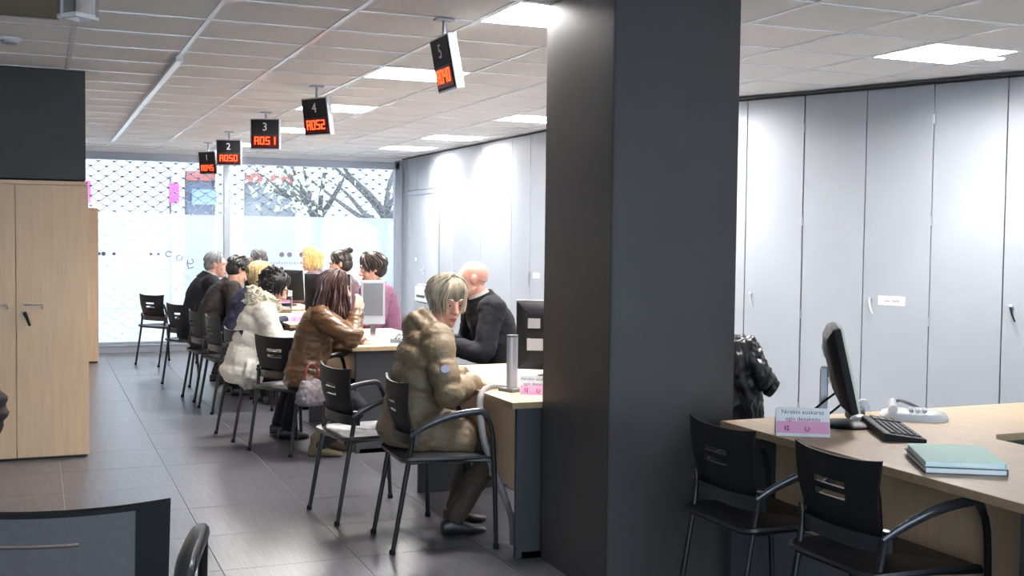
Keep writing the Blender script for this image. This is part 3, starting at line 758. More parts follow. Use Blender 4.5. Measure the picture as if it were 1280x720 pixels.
def hair_strands(mb, T, n, length, r0, seed, part=.02, a0=-150, a1=150, lift=.0, wave=.006, fwd=None, back_out=0.0):
    """locks that run from the parting over the skull and then hang; angle 0 = back of the head"""
    rnd = random.Random(seed); up = (T.to_3x3().inverted() @ V((0, 0, -1))).normalized()
    c = V((0, -.020, .032)); R = (.080 + lift, .100 + lift, .094 + lift)
    for i in range(n):
        a = math.radians(a0 + (a1 - a0) * (i + rnd.random()) / n)
        dx, dy = math.sin(a), -math.cos(a); L = length * rnd.uniform(.82, 1.08)
        if callable(length): pass
        pts = []; th0 = rnd.uniform(.05, .55); jit = rnd.uniform(.97, 1.05); thm = rnd.uniform(1.35, 1.75)
        st = 5
        for k in range(st + 1):
            th = th0 + (thm - th0) * k / st
            pts.append(c + V((dx * math.sin(th) * R[0], dy * math.sin(th) * R[1] + part * (1 - k / st), math.cos(th) * R[2])) * jit)
        ph = rnd.uniform(0, 6.28); p = pts[-1]; m = max(2, int(L / .035))
        for k in range(m):
            tt = (k + 1) / m
            out = V((dx, dy, 0)) * (back_out * tt * .05)
            p = p + up * (L / m) + out + V((math.sin(ph + k * 1.1), math.cos(ph + k * .9), 0)) * wave - V((dx * R[0], dy * R[1], 0)) * (.05 if back_out == 0 else 0) * tt
            pts.append(p)
        k = len(pts); mb.tube([T @ q for q in pts], [r0 * (.55 + .5 * min(1, 2.2 * j_ / k)) * (1 if j_ < k - 2 else (.75 if j_ == k - 2 else .25)) for j_ in range(k)], 6, 0, .7)
def hair_cap(mb, T, grow=.0, back=True, front=-.002):
    R3 = T.to_3x3()
    mb.ell(T @ V((0, -.027 + front, .040)), (.077 + grow, .093 + grow, .087 + grow), 22, 14, R3)
    if back: mb.ell(T @ V((0, -.048, -.008)), (.071 + grow, .070 + grow, .075 + grow), 18, 12, R3)

def seam(ph):
    d = abs(((ph + .5) % 1) - .5); return .35 - math.exp(-(d / .16) ** 2)
def person(P):
    """seated figure, local +Y forward, origin on the floor under the hips"""
    rnd = random.Random(P.get('seed', 1)); fem = P.get('fem', True); S = P.get('scale', 1.0)
    lean = D(P['lean']); tw = D(P.get('twist', 0)); side = D(P.get('side', 0))
    def up(a, s=1.0): return (Matrix.Rotation(side * s, 3, 'Y') @ V((0, math.sin(a), math.cos(a)))).normalized()
    hipz = P.get('hipz', .545)
    p0 = V((0, 0, hipz)); p1 = p0 + up(lean * .55) * .16; p2 = p1 + up(lean * .95) * .20; p3 = p2 + up(lean * 1.30) * .155
    X = lambda f: (Matrix.Rotation(tw * f, 3, 'Z') @ V((1, 0, 0)))
    def Yd(u, x): return u.cross(x).normalized()
    sw = .165 if fem else .188
    nk = up(lean * P.get('neckf', .8)); xs = X(1.0)
    hp, hy, hr = D(P.get('hp', 10)), D(P.get('hy', 0)), D(P.get('hr', 0))
    hc = p3 + nk * .150 + V((0, math.sin(lean), 0)) * .01
    T = Matrix.Translation(hc) @ Matrix.Rotation(tw + hy, 4, 'Z') @ Matrix.Rotation(-hp, 4, 'X') @ Matrix.Rotation(hr, 4, 'Y')
    sh = [p3 - up(lean) * .045 + xs * (s * sw) for s in (-1, 1)]
    hands = P.get('hands', [(-.18, .42, .76), (.18, .42, .76)])
    el = []; wr = []
    for k, s in enumerate((-1, 1)):
        pole = V(P.get('pole', [(-.5, -.3, -1), (.5, -.3, -1)])[k])
        e, w = ik(sh[k], V(hands[k]), .275, .245, pole); el.append(e); wr.append(w)
    hipj = [V((s * .085, .0, hipz)) for s in (-1, 1)]
    feet = P.get('feet', [(-.11, .38, .0), (.11, .42, .0)]); kn = []; an = []
    for k, s in enumerate((-1, 1)):
        a = V(feet[k]) + V((0, -.03, .085)); e, a = ik(hipj[k], a, .42, .40, V((s * .15, 1, .9))); kn.append(e); an.append(a)
    # ---- body: one continuous surface
    b = MB(); rings = []
    prof = ((p0 - V((0, 0, .075)), 0, .150, .105), (p0, 0, .165, .115), (p1, .3, .135, .098), ((p1 + p2) / 2, .6, .142, .102), (p2, .85, .155, .108), (p2 + (p3 - p2) * .55, 1, .160, .098), (p3 - up(lean) * .01, 1, .085, .065), (p3 + nk * .03, 1, .055, .055))
    for c, f, rx, ry in prof:
        x = X(f); u = up(lean * (.3 + f)); rings.append(ering(c, x, Yd(u, x), rx, ry, 20))
    b.loft(rings)
    b.tube([p3 - nk * .03, p3 + nk * .05, hc + T.to_3x3() @ V((0, -.012, -.05))], [.056, .050 if fem else .058, .052 if fem else .06], 14)
    head_geo(b, T, fem)
    for k, s in enumerate((-1, 1)):
        b.ell(sh[k], .058 if fem else .066, 12, 8)
        b.tube([sh[k], sh[k] * .5 + el[k] * .5, el[k], el[k] * .6 + wr[k] * .4, wr[k]], [.050, .045, .038, .037, .025], 12, 2)
        fd = (wr[k] - el[k]).normalized(); hd = P.get('hdir', [None, None])[k]; hn = P.get('hnrm', [(0, .1, -1), (0, .1, -1)])[k]
        hand(b, wr[k], V(hd) if hd else (fd + V((0, .3, -.1))), V(hn), -s, P.get('curl', .55))
        b.tube([hipj[k], hipj[k] * .5 + kn[k] * .5, kn[k], kn[k] * .6 + an[k] * .4, an[k]], [.088, .074, .056, .050, .036], 14, 2)
        b.loft([ering(an[k] + V((0, y, z)), V((1, 0, 0)), V((0, 0, 1)), rx, rz, 10) for y, z, rx, rz in ((-.05, -.05, .026, .028), (0, -.045, .032, .034), (.08, -.06, .037, .022), (.14, -.066, .030, .015))])
    o = obj('person', remesh(b, .0068, 2, .55), P.get('skin', 'skin'))
    o.location = (P['x'], P['y'], 0); o.rotation_euler = (0, 0, D(P['th']) - PI/2); o.scale = (S, S, S)
    tag(o, P['label'], 'person', P['group'])
    # ---- face details
    for s in (-1, 1):
        e = obj('eye', MB().ell(T @ V((s*.030, .0725, .006)), (.0125, .0125, .0105), 12, 8, T.to_3x3()), 'eye', o)
        obj('iris', MB().ell(T @ V((s*.030, .0825, .005)), (.0058, .0035, .0058), 10, 6, T.to_3x3()), 'iris', e)
        obj('eyebrow', MB().tube([T @ V(p) for p in ((s*.014, .092, .032), (s*.032, .090, .038), (s*.052, .070, .031))], [.003, .0042, .002], 6), P.get('brow', P['hair'][1]), o)
    obj('mouth', MB().tube([T @ V(p) for p in ((-.021, .0845, -.067), (-.008, .0965, -.065), (0, .096, -.067), (.008, .0965, -.065), (.021, .0845, -.067))], [.002, .005, .0055, .005, .002], 8).tube([T @ V(p) for p in ((-.018, .084, -.072), (0, .0965, -.075), (.018, .084, -.072))], [.002, .0065, .002], 8), 'lip', o)
    # ---- hair
    st, hm = P['hair']; h = MB()
    if st == 'short': hair_cap(h, T, .004, True, -.004); hair_strands(h, T, 70, .004, .010, 5, .01, -128, 128, .002, .002)
    elif st == 'bald':
        for s in (-1, 1): h.tube([T @ V(p) for p in ((s*.070, -.045, .0), (s*.060, -.062, -.012), (s*.03, -.085, -.02), (0, -.090, -.02))], [.002, .004, .005, .005], 8, 2)
    elif st == 'bob':
        hair_cap(h, T, .008, True, -.006); hair_strands(h, T, 110, P.get('hlen', .10), .013, 8, .03, -148, 148, .006, .004); hair_strands(h, T, 40, P.get('hlen', .10) * .6, .011, 9, .04, -120, 120, .016, .004)
        if P.get('fringe'):
            rr = random.Random(3)
            for i in range(22):
                a = -1.05 + 2.1 * (i + rr.random() * .6) / 22; q = V((math.sin(a) * .078, -.020 + math.cos(a) * .104, .052))
                h.tube([T @ V((math.sin(a) * .030, -.0 + .03 * math.cos(a), .128)), T @ V((math.sin(a) * .064, math.cos(a) * .070, .106)), T @ q, T @ (q + V((.006, .004, -.030 - .012 * rr.random())))], [.008, .011, .009, .003], 6, 2, .6)
    elif st == 'long':
        hair_cap(h, T, .010, True, -.004); hair_strands(h, T, 120, P.get('hlen', .30), .014, 11, .03, -140, 140, .008, .008, back_out=P.get('hout', .1)); hair_strands(h, T, 60, P.get('hlen', .30) * .8, .013, 12, .03, -110, 110, .018, .009, back_out=P.get('hout', .1))
    elif st == 'curly':
        hair_cap(h, T, .014, True, -.004); hair_strands(h, T, 90, P.get('hlen', .07), .016, 21, .03, -140, 140, .014, .010); rr = random.Random(4)
        for i in range(150):
            a = rr.uniform(-2.5, 2.5); th = rr.uniform(.1, 2.1); q = V((math.sin(a) * math.sin(th) * .096, -.03 - math.cos(a) * math.sin(th) * .110, .036 + math.cos(th) * .108))
            h.tube([T @ (q + V((rr.uniform(-.02, .02), rr.uniform(-.02, .02), rr.uniform(-.02, .02)))) for _ in range(4)], [.004, .010, .010, .004], 5, 2)
    elif st == 'bun':
        hair_cap(h, T, .008, True, -.004); hair_strands(h, T, 60, .005, .011, 31, .03, -135, 135, .004, .002)
        bc = P.get('bun', (0, -.09, .125))
        for i in range(5): h.ell(T @ (V(bc) + V((.022 * math.cos(i * 1.3), .022 * math.sin(i * 1.3), .010 * (i % 2)))), .026, 10, 8)
    ho = obj('hair', h, hm, o)
    # ---- clothes
    top = P['top']; t = top.get('pad', .012); puff = top.get('puff', 0); g = MB()
    rings = []; n_r = 26 if puff else 12
    low = top.get('low', -.10)
    spine = [(p0 + V((0, 0, low)), 0, .168, .125), (p0, 0, .178, .128), (p1, .3, .152, .112), ((p1 + p2) / 2, .6, .158, .116), (p2, .85, .170, .120), (p2 + (p3 - p2) * .55, 1, .168, .106), (p3 - up(lean) * .012, 1, .100, .080), (p3 + nk * top.get('neckh', .03), 1, .066, .066)]
    for q in range(n_r):
        fi = q / (n_r - 1) * (len(spine) - 1.001); i = int(fi); fr_ = fi - i
        c = spine[i][0].lerp(spine[i + 1][0], fr_); f = spine[i][1] * (1 - fr_) + spine[i + 1][1] * fr_
        rx = spine[i][2] * (1 - fr_) + spine[i + 1][2] * fr_; ry = spine[i][3] * (1 - fr_) + spine[i + 1][3] * fr_
        ex = t + (puff * seam(q / 4.0) if puff else 0) * (1 if q < n_r - 4 else 0)
        x = X(f); u = up(lean * (.3 + f)); rings.append(ering(c, x, Yd(u, x), rx + ex, ry + ex, 22))
    g.loft(rings)
    for k, s in enumerate((-1, 1)):
        g.ell(sh[k] - xs * (s * .010), (.062 if fem else .072) + t, 14, 9)
        m = 22; path = [sh[k], sh[k] * .5 + el[k] * .5, el[k], el[k] * .5 + wr[k] * .5, wr[k] - (wr[k] - el[k]).normalized() * top.get('cuff', .005)]
        pp, rr_ = smooth_path([V(a) for a in path], [.060, .056, .050, .045, .036], 6)
        L = len(pp)
        rr2 = [r + t * (1 - .35 * i / L) + (puff * seam(i / 5.0) if puff else 0) for i, r in enumerate(rr_)]
        g.tube(pp, rr2, 16)
    for e in top.get('extra', []): e(g, dict(p0=p0, p1=p1, p2=p2, p3=p3, up=up, nk=nk, xs=xs, hc=hc, T=T, kn=kn, hipj=hipj, sh=sh, el=el, wr=wr, lean=lean))
    amp = top.get('fold', .012)
    tm = remesh(g, top.get('vox', .011), 1, None, folds(amp, top.get('freq', 9), P.get('seed', 1), top.get('st', (1, 1, 1.5))))
    to = obj(top.get('name', 'jacket'), tm, top['mat'], o)
    if top.get('collar'):
        cr = MB(); x = xs; y = Yd(nk, x)
        cr.loft([ering(p3 + nk * a, x, y, r, r * 1.02, 18) for a, r in ((.0, .082), (.035, .068), (.062, .063), (.062, .056), (.0, .058))])
        obj('collar', cr, top['collar'], o)
    if top.get('lapel'):
        lp = MB(); x = xs; y = Yd(nk, x)
        lp.loft([ering(p3 + nk * a - y * .004, x, y, r, r * 1.05, 18) for a, r in ((-.03, .112), (.02, .088), (.045, .080), (.040, .072), (-.03, .078))])
        obj('collar', lp, top['mat'], o)
    # trousers and shoes
    tr = MB(); tr.loft([ering(p0 + V((0, 0, z)), V((1, 0, 0)), V((0, 1, 0)), rx, ry, 18) for z, rx, ry in ((-.085, .150, .11), (-.04, .172, .128), (.03, .172, .125), (.10, .155, .112))])
    for k, s in enumerate((-1, 1)):
        tr.tube([hipj[k], hipj[k] * .5 + kn[k] * .5, kn[k], kn[k] * .5 + an[k] * .5, an[k] - V((0, 0, .015))], [.098, .086, .068, .060, .050], 14, 3)
    obj('trousers', remesh(tr, .013, 1, None, folds(.010, 12, 3)), P.get('legs', 'jeans'), o)
    for k, s in enumerate((-1, 1)):
        shm = MB(); a = an[k]; hi = P.get('boot', .0)
        shm.loft([ering(a + V((0, y, z)), V((1, 0, 0)), V((0, 0, 1)), rx, rz, 14) for y, z, rx, rz in ((-.062, -.045, .026, .036), (-.02, -.035, .038, .046), (.04, -.045, .042, .038), (.10, -.058, .045, .026), (.16, -.066, .036, .017), (.178, -.068, .018, .010))])
        if hi: shm.tube([a + V((0, -.01, -.04)), a + V((0, -.01, .04)), a + (kn[k] - a) * .35], [.044, .046, .056], 14)
        obj('shoe', remesh(shm, .009, 1), P.get('shoe', 'nail'), o)
    return o, dict(T=T, p0=p0, p1=p1, p2=p2, p3=p3, nk=nk, xs=xs, hc=hc, sh=sh, el=el, wr=wr, up=up, lean=lean, kn=kn)

def hood(rad, drop, wide=.15, back=.10):
    def f(g, k):
        p3, nk, xs, up, lean = k['p3'], k['nk'], k['xs'], k['up'], k['lean']; y = nk.cross(xs).normalized()
        if y.dot(V((0, 1, 0))) < 0: y = -y
        for m, (r, dz, w, bk) in enumerate(((rad*.95, .034, wide*.92, back*.85), (rad*.85, -.004, wide*1.10, back*1.32))):
            pts = []
            for q in range(11):
                a = -2.35 + 4.7 * q / 10; pts.append(p3 + xs * (math.sin(a) * w) - y * (math.cos(a) * bk + .01) + nk * (dz - .02 + .03 * math.cos(a) ))
            g.tube(pts, [r * (.6 + .4 * math.cos(a_ * .55)) for a_ in [(-2.35 + 4.7 * q / 10) for q in range(11)]], 12, 2)
        g.ell(p3 - y * (back + .02) - nk * (.035 + drop), (wide * .92, rad * 1.3, rad * 2.0), 16, 10)
    return f
def skirt(extra=.03, to=.75):
    def f(g, k):
        for i, s in enumerate((-1, 1)):
            a, b = k['hipj'][i], k['kn'][i]; e = a.lerp(b, to)
            pts, rr = smooth_path([a, a.lerp(e, .5), e], [.135 + extra, .118 + extra, .095 + extra], 5)
            g.tube(pts, [r + .014 * (abs(math.sin(q * 1.0)) - .4) for q, r in enumerate(rr)], 16)
        g.ell(k['p0'] + V((0, -.02, -.01)), (.20 + extra * .6, .15 + extra, .10), 18, 10)
        c = k['hipj'][0].lerp(k['kn'][0], .35).lerp(k['hipj'][1].lerp(k['kn'][1], .35), .5); g.ell(c + V((0, 0, .02)), (.13, .17, .09), 16, 9)
    return f
GC, GS = 'customers seated along the desks', 'clerks seated behind the desks'
A = D
# woman in the khaki padded coat
P7 = dict(x=1.69, y=5.30, th=-2, lean=15, side=0, twist=-10, hy=-68, hp=18, neckf=1.6, seed=3, fem=True, scale=.97,
    hands=[(-.09, .34, .775), (.10, .31, .770)], pole=[(-.6, -.4, -1), (.7, -.5, -.8)], hdir=[(0.6, .6, -.1), (-.2, 1, -.15)],
    feet=[(-.10, .30, 0), (.12, .22, 0)], hair=('bob', 'hair_ash'), hlen=.075, fringe=True, skin='skinpink', legs='browntrouser',
    top=dict(name='padded_coat', mat='puffer', pad=.024, puff=.015, fold=.008, freq=14, cuff=.01, low=-.09, neckh=.02, extra=[hood(.036, .012, .105, .090), skirt(.005, .72)], vox=.009, st=(1, 1, 1.6)),
    label='woman in khaki padded coat with grey blond bob, leaning on the nearest desk', group=GC)
o7, k7 = person(P7)
pb = MB(); e = k7['sh'][1].lerp(k7['el'][1], .62); ax = (k7['el'][1] - k7['sh'][1]).normalized(); out = V((.75, -.2, .35)); out = (out - ax * out.dot(ax)).normalized()
pb.loft([ering(e + out * .088, ax, ax.cross(out), .022, .024, 12), ering(e + out * .101, ax, ax.cross(out), .019, .021, 12)])
obj('badge', pb, 'patchblue', o7, label='blue grey sleeve badge')
# woman in the brown leather jacket
P6 = dict(x=1.635, y=7.46, th=-12, lean=19, twist=-10, hy=22, hp=8, neckf=1.1, seed=5, scale=.94,
    hands=[(-.16, .44, .77), (.10, .36, 1.02)], pole=[(-.6, -.4, -1), (.9, .1, -.9)], hdir=[(.2, 1, -.1), (-.35, .25, 1)], hnrm=[(0, .1, -1), (-.6, -.5, .1)], curl=.75,
    feet=[(-.10, .20, 0), (.12, .12, 0)], hair=('long', 'hair_auburn'), hlen=.32, hout=.22, legs='jeans', boot=1, shoe='boot',
    top=dict(mat='leather', pad=.022, fold=.020, freq=9, st=(.6, .6, 2.4), low=-.06, neckh=.02, lapel=True),
    label='woman in brown leather jacket with long dark auburn hair, hand raised to her cheek', group=GC)
o6, k6 = person(P6); person_brown = k6
# customer in the cream coat
P5 = dict(scale=.925, x=1.36, y=8.20, th=-4, lean=21, twist=-6, hy=-12, hp=30, neckf=1.1, seed=8, fem=True,
    hands=[(-.14, .46, .76), (.12, .46, .76)], feet=[(-.10, .30, 0), (.12, .34, 0)], hair=('curly', 'hair_black'), legs='jeans',
    top=dict(name='padded_coat', mat='cream', pad=.030, puff=.010, fold=.010, freq=9, low=-.11, extra=[skirt(.02, .35)], neckh=.02),
    label='customer in cream padded coat with fur trimmed hood and dark curly hair', group=GC)
o5, k5 = person(P5)
fg = MB(); rr = random.Random(12)
p3, nk, xs = k5['p3'], k5['nk'], k5['xs']; yv = nk.cross(xs).normalized(); yv = yv if yv.y > 0 else -yv
for q in range(420):
    a = rr.uniform(-2.2, 2.2); dz = rr.uniform(-.05, .08); w = rr.uniform(.11, .155); bk = rr.uniform(.10, .165)
    c = p3 + xs * (math.sin(a) * w) - yv * (math.cos(a) * bk) + nk * (dz + .02 * math.cos(a)); dn = (xs * math.sin(a) - yv * math.cos(a) + V((rr.uniform(-.8, .8), rr.uniform(-.8, .8), rr.uniform(-.6, .8)))).normalized()
    fg.tube([c - dn * .03, c, c + dn * rr.uniform(.02, .05)], [.022, .020, .002], 5)
obj('fur_collar', fg, 'fur', o5, label='pale fur hood trim')
# blond customer, mostly hidden
person(dict(scale=.95, x=1.54, y=9.85, th=4, lean=24, hy=8, hp=22, seed=11, hands=[(-.14, .46, .76), (.12, .46, .76)], feet=[(-.10, .30, 0), (.12, .34, 0)], hair=('bob', 'hair_honey'), hlen=.12,
    top=dict(mat='navy', pad=.016, fold=.012), label='dark blond customer in dark top, mostly hidden by the cream coat', group=GC))
# bowed dark haired customer
person(dict(x=1.40, y=10.50, th=-2, lean=29, hy=14, hp=36, seed=13, fem=False, hands=[(-.16, .44, .75), (.14, .44, .75)], feet=[(-.10, .28, 0), (.12, .30, 0)], hair=('bob', 'hair_black'), hlen=.02,
    top=dict(mat='brownjacket', pad=.024, fold=.014, freq=8), label='black haired customer bowed forward in dark brown jacket', group=GC))
# grey haired man in a suit
person(dict(x=1.38, y=11.30, th=4, lean=20, hy=-16, hp=10, neckf=1.3, seed=17, fem=False, hands=[(-.16, .44, .76), (.12, .42, .76)], feet=[(-.10, .28, 0), (.12, .30, 0)], hair=('short', 'hair_grey'), skin='skinpink',
    top=dict(mat='suitgrey', pad=.018, fold=.010, collar='shirt', lapel=True), label='grey haired man in charcoal suit, customer nearest to the window', group=GC))
# clerk at the window desk
person(dict(scale=1.0, x=2.64, y=13.45, th=178, lean=24, hy=0, hp=26, seed=19, fem=False, hands=[(-.16, .40, .75), (.16, .40, .75)], feet=[(-.10, .30, 0), (.12, .30, 0)], hair=('short', 'hair_greydark'),
    top=dict(mat='navy', pad=.014, collar='navy'), label='grey topped dark haired man in navy before the mullion, mostly hidden', group=GS))
# blonde clerk
person(dict(x=2.95, y=12.45, th=172, lean=14, hy=10, hp=6, seed=23, hands=[(-.16, .42, .76), (.16, .42, .76)], hair=('bob', 'hair_blond'), hlen=.13,
    top=dict(name='jumper', mat='brick', pad=.012), label='blonde clerk facing left before the window film', group=GS))
# clerk with a bun
person(dict(x=2.86, y=10.70, th=165, lean=16, hy=-6, hp=16, seed=29, hands=[(-.16, .42, .76), (.16, .42, .76)], hair=('bun', 'hair_brown'), bun=(.0, -.115, .10),
    top=dict(name='jumper', mat='brick', pad=.012), label='clerk with dark hair in a bun, between the blonde and the mauve jumper', group=GS))
# clerk in the mauve jumper
person(dict(x=2.70, y=9.12, th=190, lean=14, hy=-16, hp=14, seed=31, hands=[(-.10, .44, .77), (.26, .36, .76)], hair=('bob', 'hair_brown'), hlen=.045,
    top=dict(name='jumper', mat='mauve', pad=.016, fold=.014), label='clerk in mauve jumper with short dark hair, left of the grey door', group=GS))
# bald clerk
person(dict(x=2.80, y=6.78, th=176, lean=20, hy=-16, hp=6, neckf=1.2, seed=37, fem=False, scale=1.02, hands=[(-.14, .44, .77), (.20, .40, .76)], hair=('bald', 'stubble'), brow='hair_grey', skin='skinpink',
    top=dict(mat='suit', pad=.020, fold=.010, collar='shirt', lapel=True), label='bald man in black suit jacket behind the nearest desk', group=GS))

# ------------------------------------------------------------------ things on and around the desks
ZT = .7205
def monitor(x, y, rz, label, z=ZT, w=.40, h=.32, tilt=6, back='black', front='screenblack', lift=.10, stickers=True):
    t = thing('monitor', label, 'monitor', (x, y, z), rz, 'desk monitors')      # screen looks along local +Y
    R = Matrix.Translation((0, 0.02, lift)) @ Matrix.Rotation(D(tilt), 4, 'X')
    obj('base', MB().lathe([(.105, 0), (.11, .006), (.10, .014), (.03, .020)], 24), back, t)
    obj('neck', MB().box(-.03, -.105, .012, .03, -.075, lift + .16).box(-.02, -.08, lift + .12, .02, .0, lift + .16), 'silver', t, smooth=False, bev=.003)
    hsg = MB(); hsg.loft([[R @ V((sx * w/2 * s, y_, h/2 + sz * h/2 * s)) for sx, sz in ((-1, -1), (1, -1), (1, 1), (-1, 1))] for s, y_ in ((.55, -.055), (.80, -.045), (.99, -.018), (1, -.005), (1, .012))])
    obj('housing', hsg, back, t, bev=.004)
    obj('bezel', MB().box(-w/2, .012, 0, w/2, .020, .022, R).box(-w/2, .012, h - .018, w/2, .020, h, R).box(-w/2, .012, .022, -w/2 + .018, .020, h - .018, R).box(w/2 - .018, .012, .022, w/2, .020, h - .018, R), 'silver' if back != 'black' else 'ivory', t, smooth=False)
    obj('screen', MB().box(-w/2 + .018, .0125, .022, w/2 - .018, .0155, h - .018, R), front, t, smooth=False)
    if stickers:
        obj('sticker', MB().box(-.150, -.060, h * .62, -.085, -.044, h * .76, R), 'silver', t, smooth=False)
        obj('sticker', MB().box(-.155, -.060, h * .30, -.070, -.044, h * .47, R), 'silver', t, smooth=False)
    return t
def keyboard(x, y, rz, label, m='black'):
    t = thing('keyboard', label, 'keyboard', (x, y, ZT), rz, 'desk keyboards')
    obj('body', MB().loft([[V((-.22, -.075, 0)), V((.22, -.075, 0)), V((.22, .08, 0)), V((-.22, .08, 0))], [V((-.22, -.075, .012)), V((.22, -.075, .012)), V((.22, .08, .030)), V((-.22, .08, .030))], [V((-.215, -.07, .014)), V((.215, -.07, .014)), V((.215, .075, .032)), V((-.215, .075, .032))]]), m, t, smooth=False)
    tilt = math.atan2(.018, .155); Rm = Matrix.Translation((0, -.07, .0145)) @ Matrix.Rotation(tilt, 4, 'X')
    for r in range(5):
        n = (10, 14, 14, 14, 14)[r]
        for c in range(n):
            x0 = -.205 + .021 * c; w = .018
            if r == 0: x0 = -.205 + .0295 * c; w = .026 if c != 4 else .026
            kb = MB().loft([[Rm @ V((x0 + a * w, .012 + .023 * r + b * .018, 0)) for a, b in ((0, 0), (1, 0), (1, 1), (0, 1))], [Rm @ V((x0 + (.12 + .76 * a) * w, .012 + .023 * r + (.12 + .76 * b) * .018, .007)) for a, b in ((0, 0), (1, 0), (1, 1), (0, 1))]])
            obj('key', kb, 'seatgrey', t, smooth=False)
    for r in range(4):
        for c in range(4):
            x0 = .125 + .021 * c
            obj('key', MB().box(x0, .012 + .028 * r, 0, x0 + .018, .034 + .028 * r, .007, Rm), 'seatgrey', t, smooth=False)
    return t
def tent_sign(x, y, rz, label, w=.20, h=.105, lines=('Nirekin euskaraz', 'egin dezakezu')):
    t = thing('tent_card', label, 'sign', (x, y, ZT), rz, 'pink and white tent cards')
    d = .035; a = math.atan2(d, h)
    for s in (-1, 1):
        Rm = Matrix.Rotation(0 if s < 0 else PI, 4, 'Z') @ Matrix.Translation((0, -d, 0)) @ Matrix.Rotation(-a, 4, 'X')
        L = math.hypot(h, d)
        c = obj('card', MB().box(-w/2, 0, 0, w/2, .0015, L, Rm), 'paper', t, smooth=False)
        obj('pink_print', MB().box(-w/2 + .002, -.0006, .012, w/2 - .002, 0.0002, L * .52, Rm), 'pink', c, smooth=False)
        for ln, zz, mm in ((lines[0], L * .84, 'ink'), (lines[1], L * .60, 'inkpink')):
            me = text_mesh(ln, L * .21, ext=.0003); me.transform(Rm @ Matrix.Translation((0, -.001, zz)) @ FACE.to_matrix().to_4x4()); obj('lettering', me, mm, c)
        for xx in (-.30, .08):
            sy = MB()
            if xx < 0: sy.box(xx * w - .008, -.0014, .022, xx * w - .003, -.0006, .040, Rm).box(xx * w + .001, -.0014, .020, xx * w + .008, -.0006, .030, Rm).box(xx * w + .001, -.0014, .033, xx * w + .008, -.0006, .041, Rm)
            else: sy.tube([Rm @ V((xx * w + .008 * math.cos(q), -.001, .030 + .009 * math.sin(q))) for q in [2.2 + i * .6 for i in range(9)]], .0022, 5)
            obj('emblem', sy, 'inkpink', c, smooth=False)
    return t
def paper(x, y, rz, label, w=.21, d=.297, z=ZT, n=1):
    t = obj('paper_sheet', MB().box(-w/2, -d/2, 0, w/2, d/2, .0012 * n), 'paper', None, smooth=False, loc=(x, y, z), rot=(0, 0, rz)); return tag(t, label, 'paper', 'papers on the desks')
# desk 0 (right)
tent_sign(2.690, 3.535, D(-30), 'pink and white tent card on the corner desk before the monitor')
mon = monitor(3.0, 3.66, D(-125), 'black desk monitor seen edge on, on the corner desk', w=.40, h=.335, lift=.075, tilt=13)
cb = MB(); cb.tube([(2.955, 3.60, .90), (2.90, 3.66, .83), (2.84, 3.72, .76), (2.78, 3.80, .726)], .005, 6, 4)
tag(obj('monitor_cable', cb, 'black'), 'black cable hanging from the edge-on monitor to the desk top', 'cable', 'monitor cables')
cb = MB(); cb.tube([(2.975, 3.585, .87), (2.94, 3.64, .80), (2.90, 3.70, .745), (2.86, 3.80, .726)], .005, 6, 4)
tag(obj('monitor_cable', cb, 'black'), 'thin lower cable behind the edge-on monitor', 'cable', 'monitor cables')
keyboard(3.07, 3.47, D(61), 'black keyboard on the corner desk between monitor and mint folder')
# telephone
ph = thing('telephone', 'ivory white desk telephone with dark handset cord behind the keyboard', 'telephone', (3.40, 3.72, ZT), D(-40))
obj('body', MB().loft([ering(V((0, 0, z)), V((1, 0, 0)), V((0, 1, 0)), rx, ry, 24, 3.0) for z, rx, ry in ((0, .135, .105), (.012, .138, .108), (.026, .128, .098), (.036, .10, .075))]), 'whiteplastic', ph)
obj('handset', MB().tube([(-.085, -.095, .045), (-.085, -.06, .055), (-.085, .06, .055), (-.085, .095, .045)], [.024, .018, .018, .024], 12, 3, .8), 'whiteplastic', ph)
for r in range(4):
    for c in range(3): obj('button', MB().box(-.02 + .026 * c, -.07 + .024 * r, .038, -.002 + .026 * c, -.054 + .024 * r, .0455), 'silver', ph, smooth=False)
obj('cord', MB().tube([(-.085 + .012 * q, .10 + .03 * math.sin(q * .8), .045 + .02 * math.sin(q * .34) - .002 * q) for q in range(10)], .007, 6, 3), 'greypanel', ph)
mo = thing('mouse', 'small grey mouse between monitor and keyboard on the corner desk', 'mouse', (3.10, 3.70, ZT), D(-70))
obj('shell', MB().loft([ering(V((0, 0, z)), V((1, 0, 0)), V((0, 1, 0)), rx, ry, 16) for z, rx, ry in ((0, .028, .052), (.012, .031, .056), (.026, .024, .044), (.034, .010, .02))]), 'silver', mo)
obj('wheel', MB().tube([(-.004, .025, .03), (.004, .025, .03)], .008, 10), 'black', mo)
ad = thing('adapter', 'dark round headset puck on the desk behind the keyboard', 'adapter', (3.16, 3.80, ZT))
obj('body', MB().lathe([(.035, 0), (.042, .01), (.040, .04), (.025, .05)], 16), 'greypanel', ad)
obj('cap', MB().ell((.05, .01, .05), .030, 12, 9), 'whiteplastic', ad)
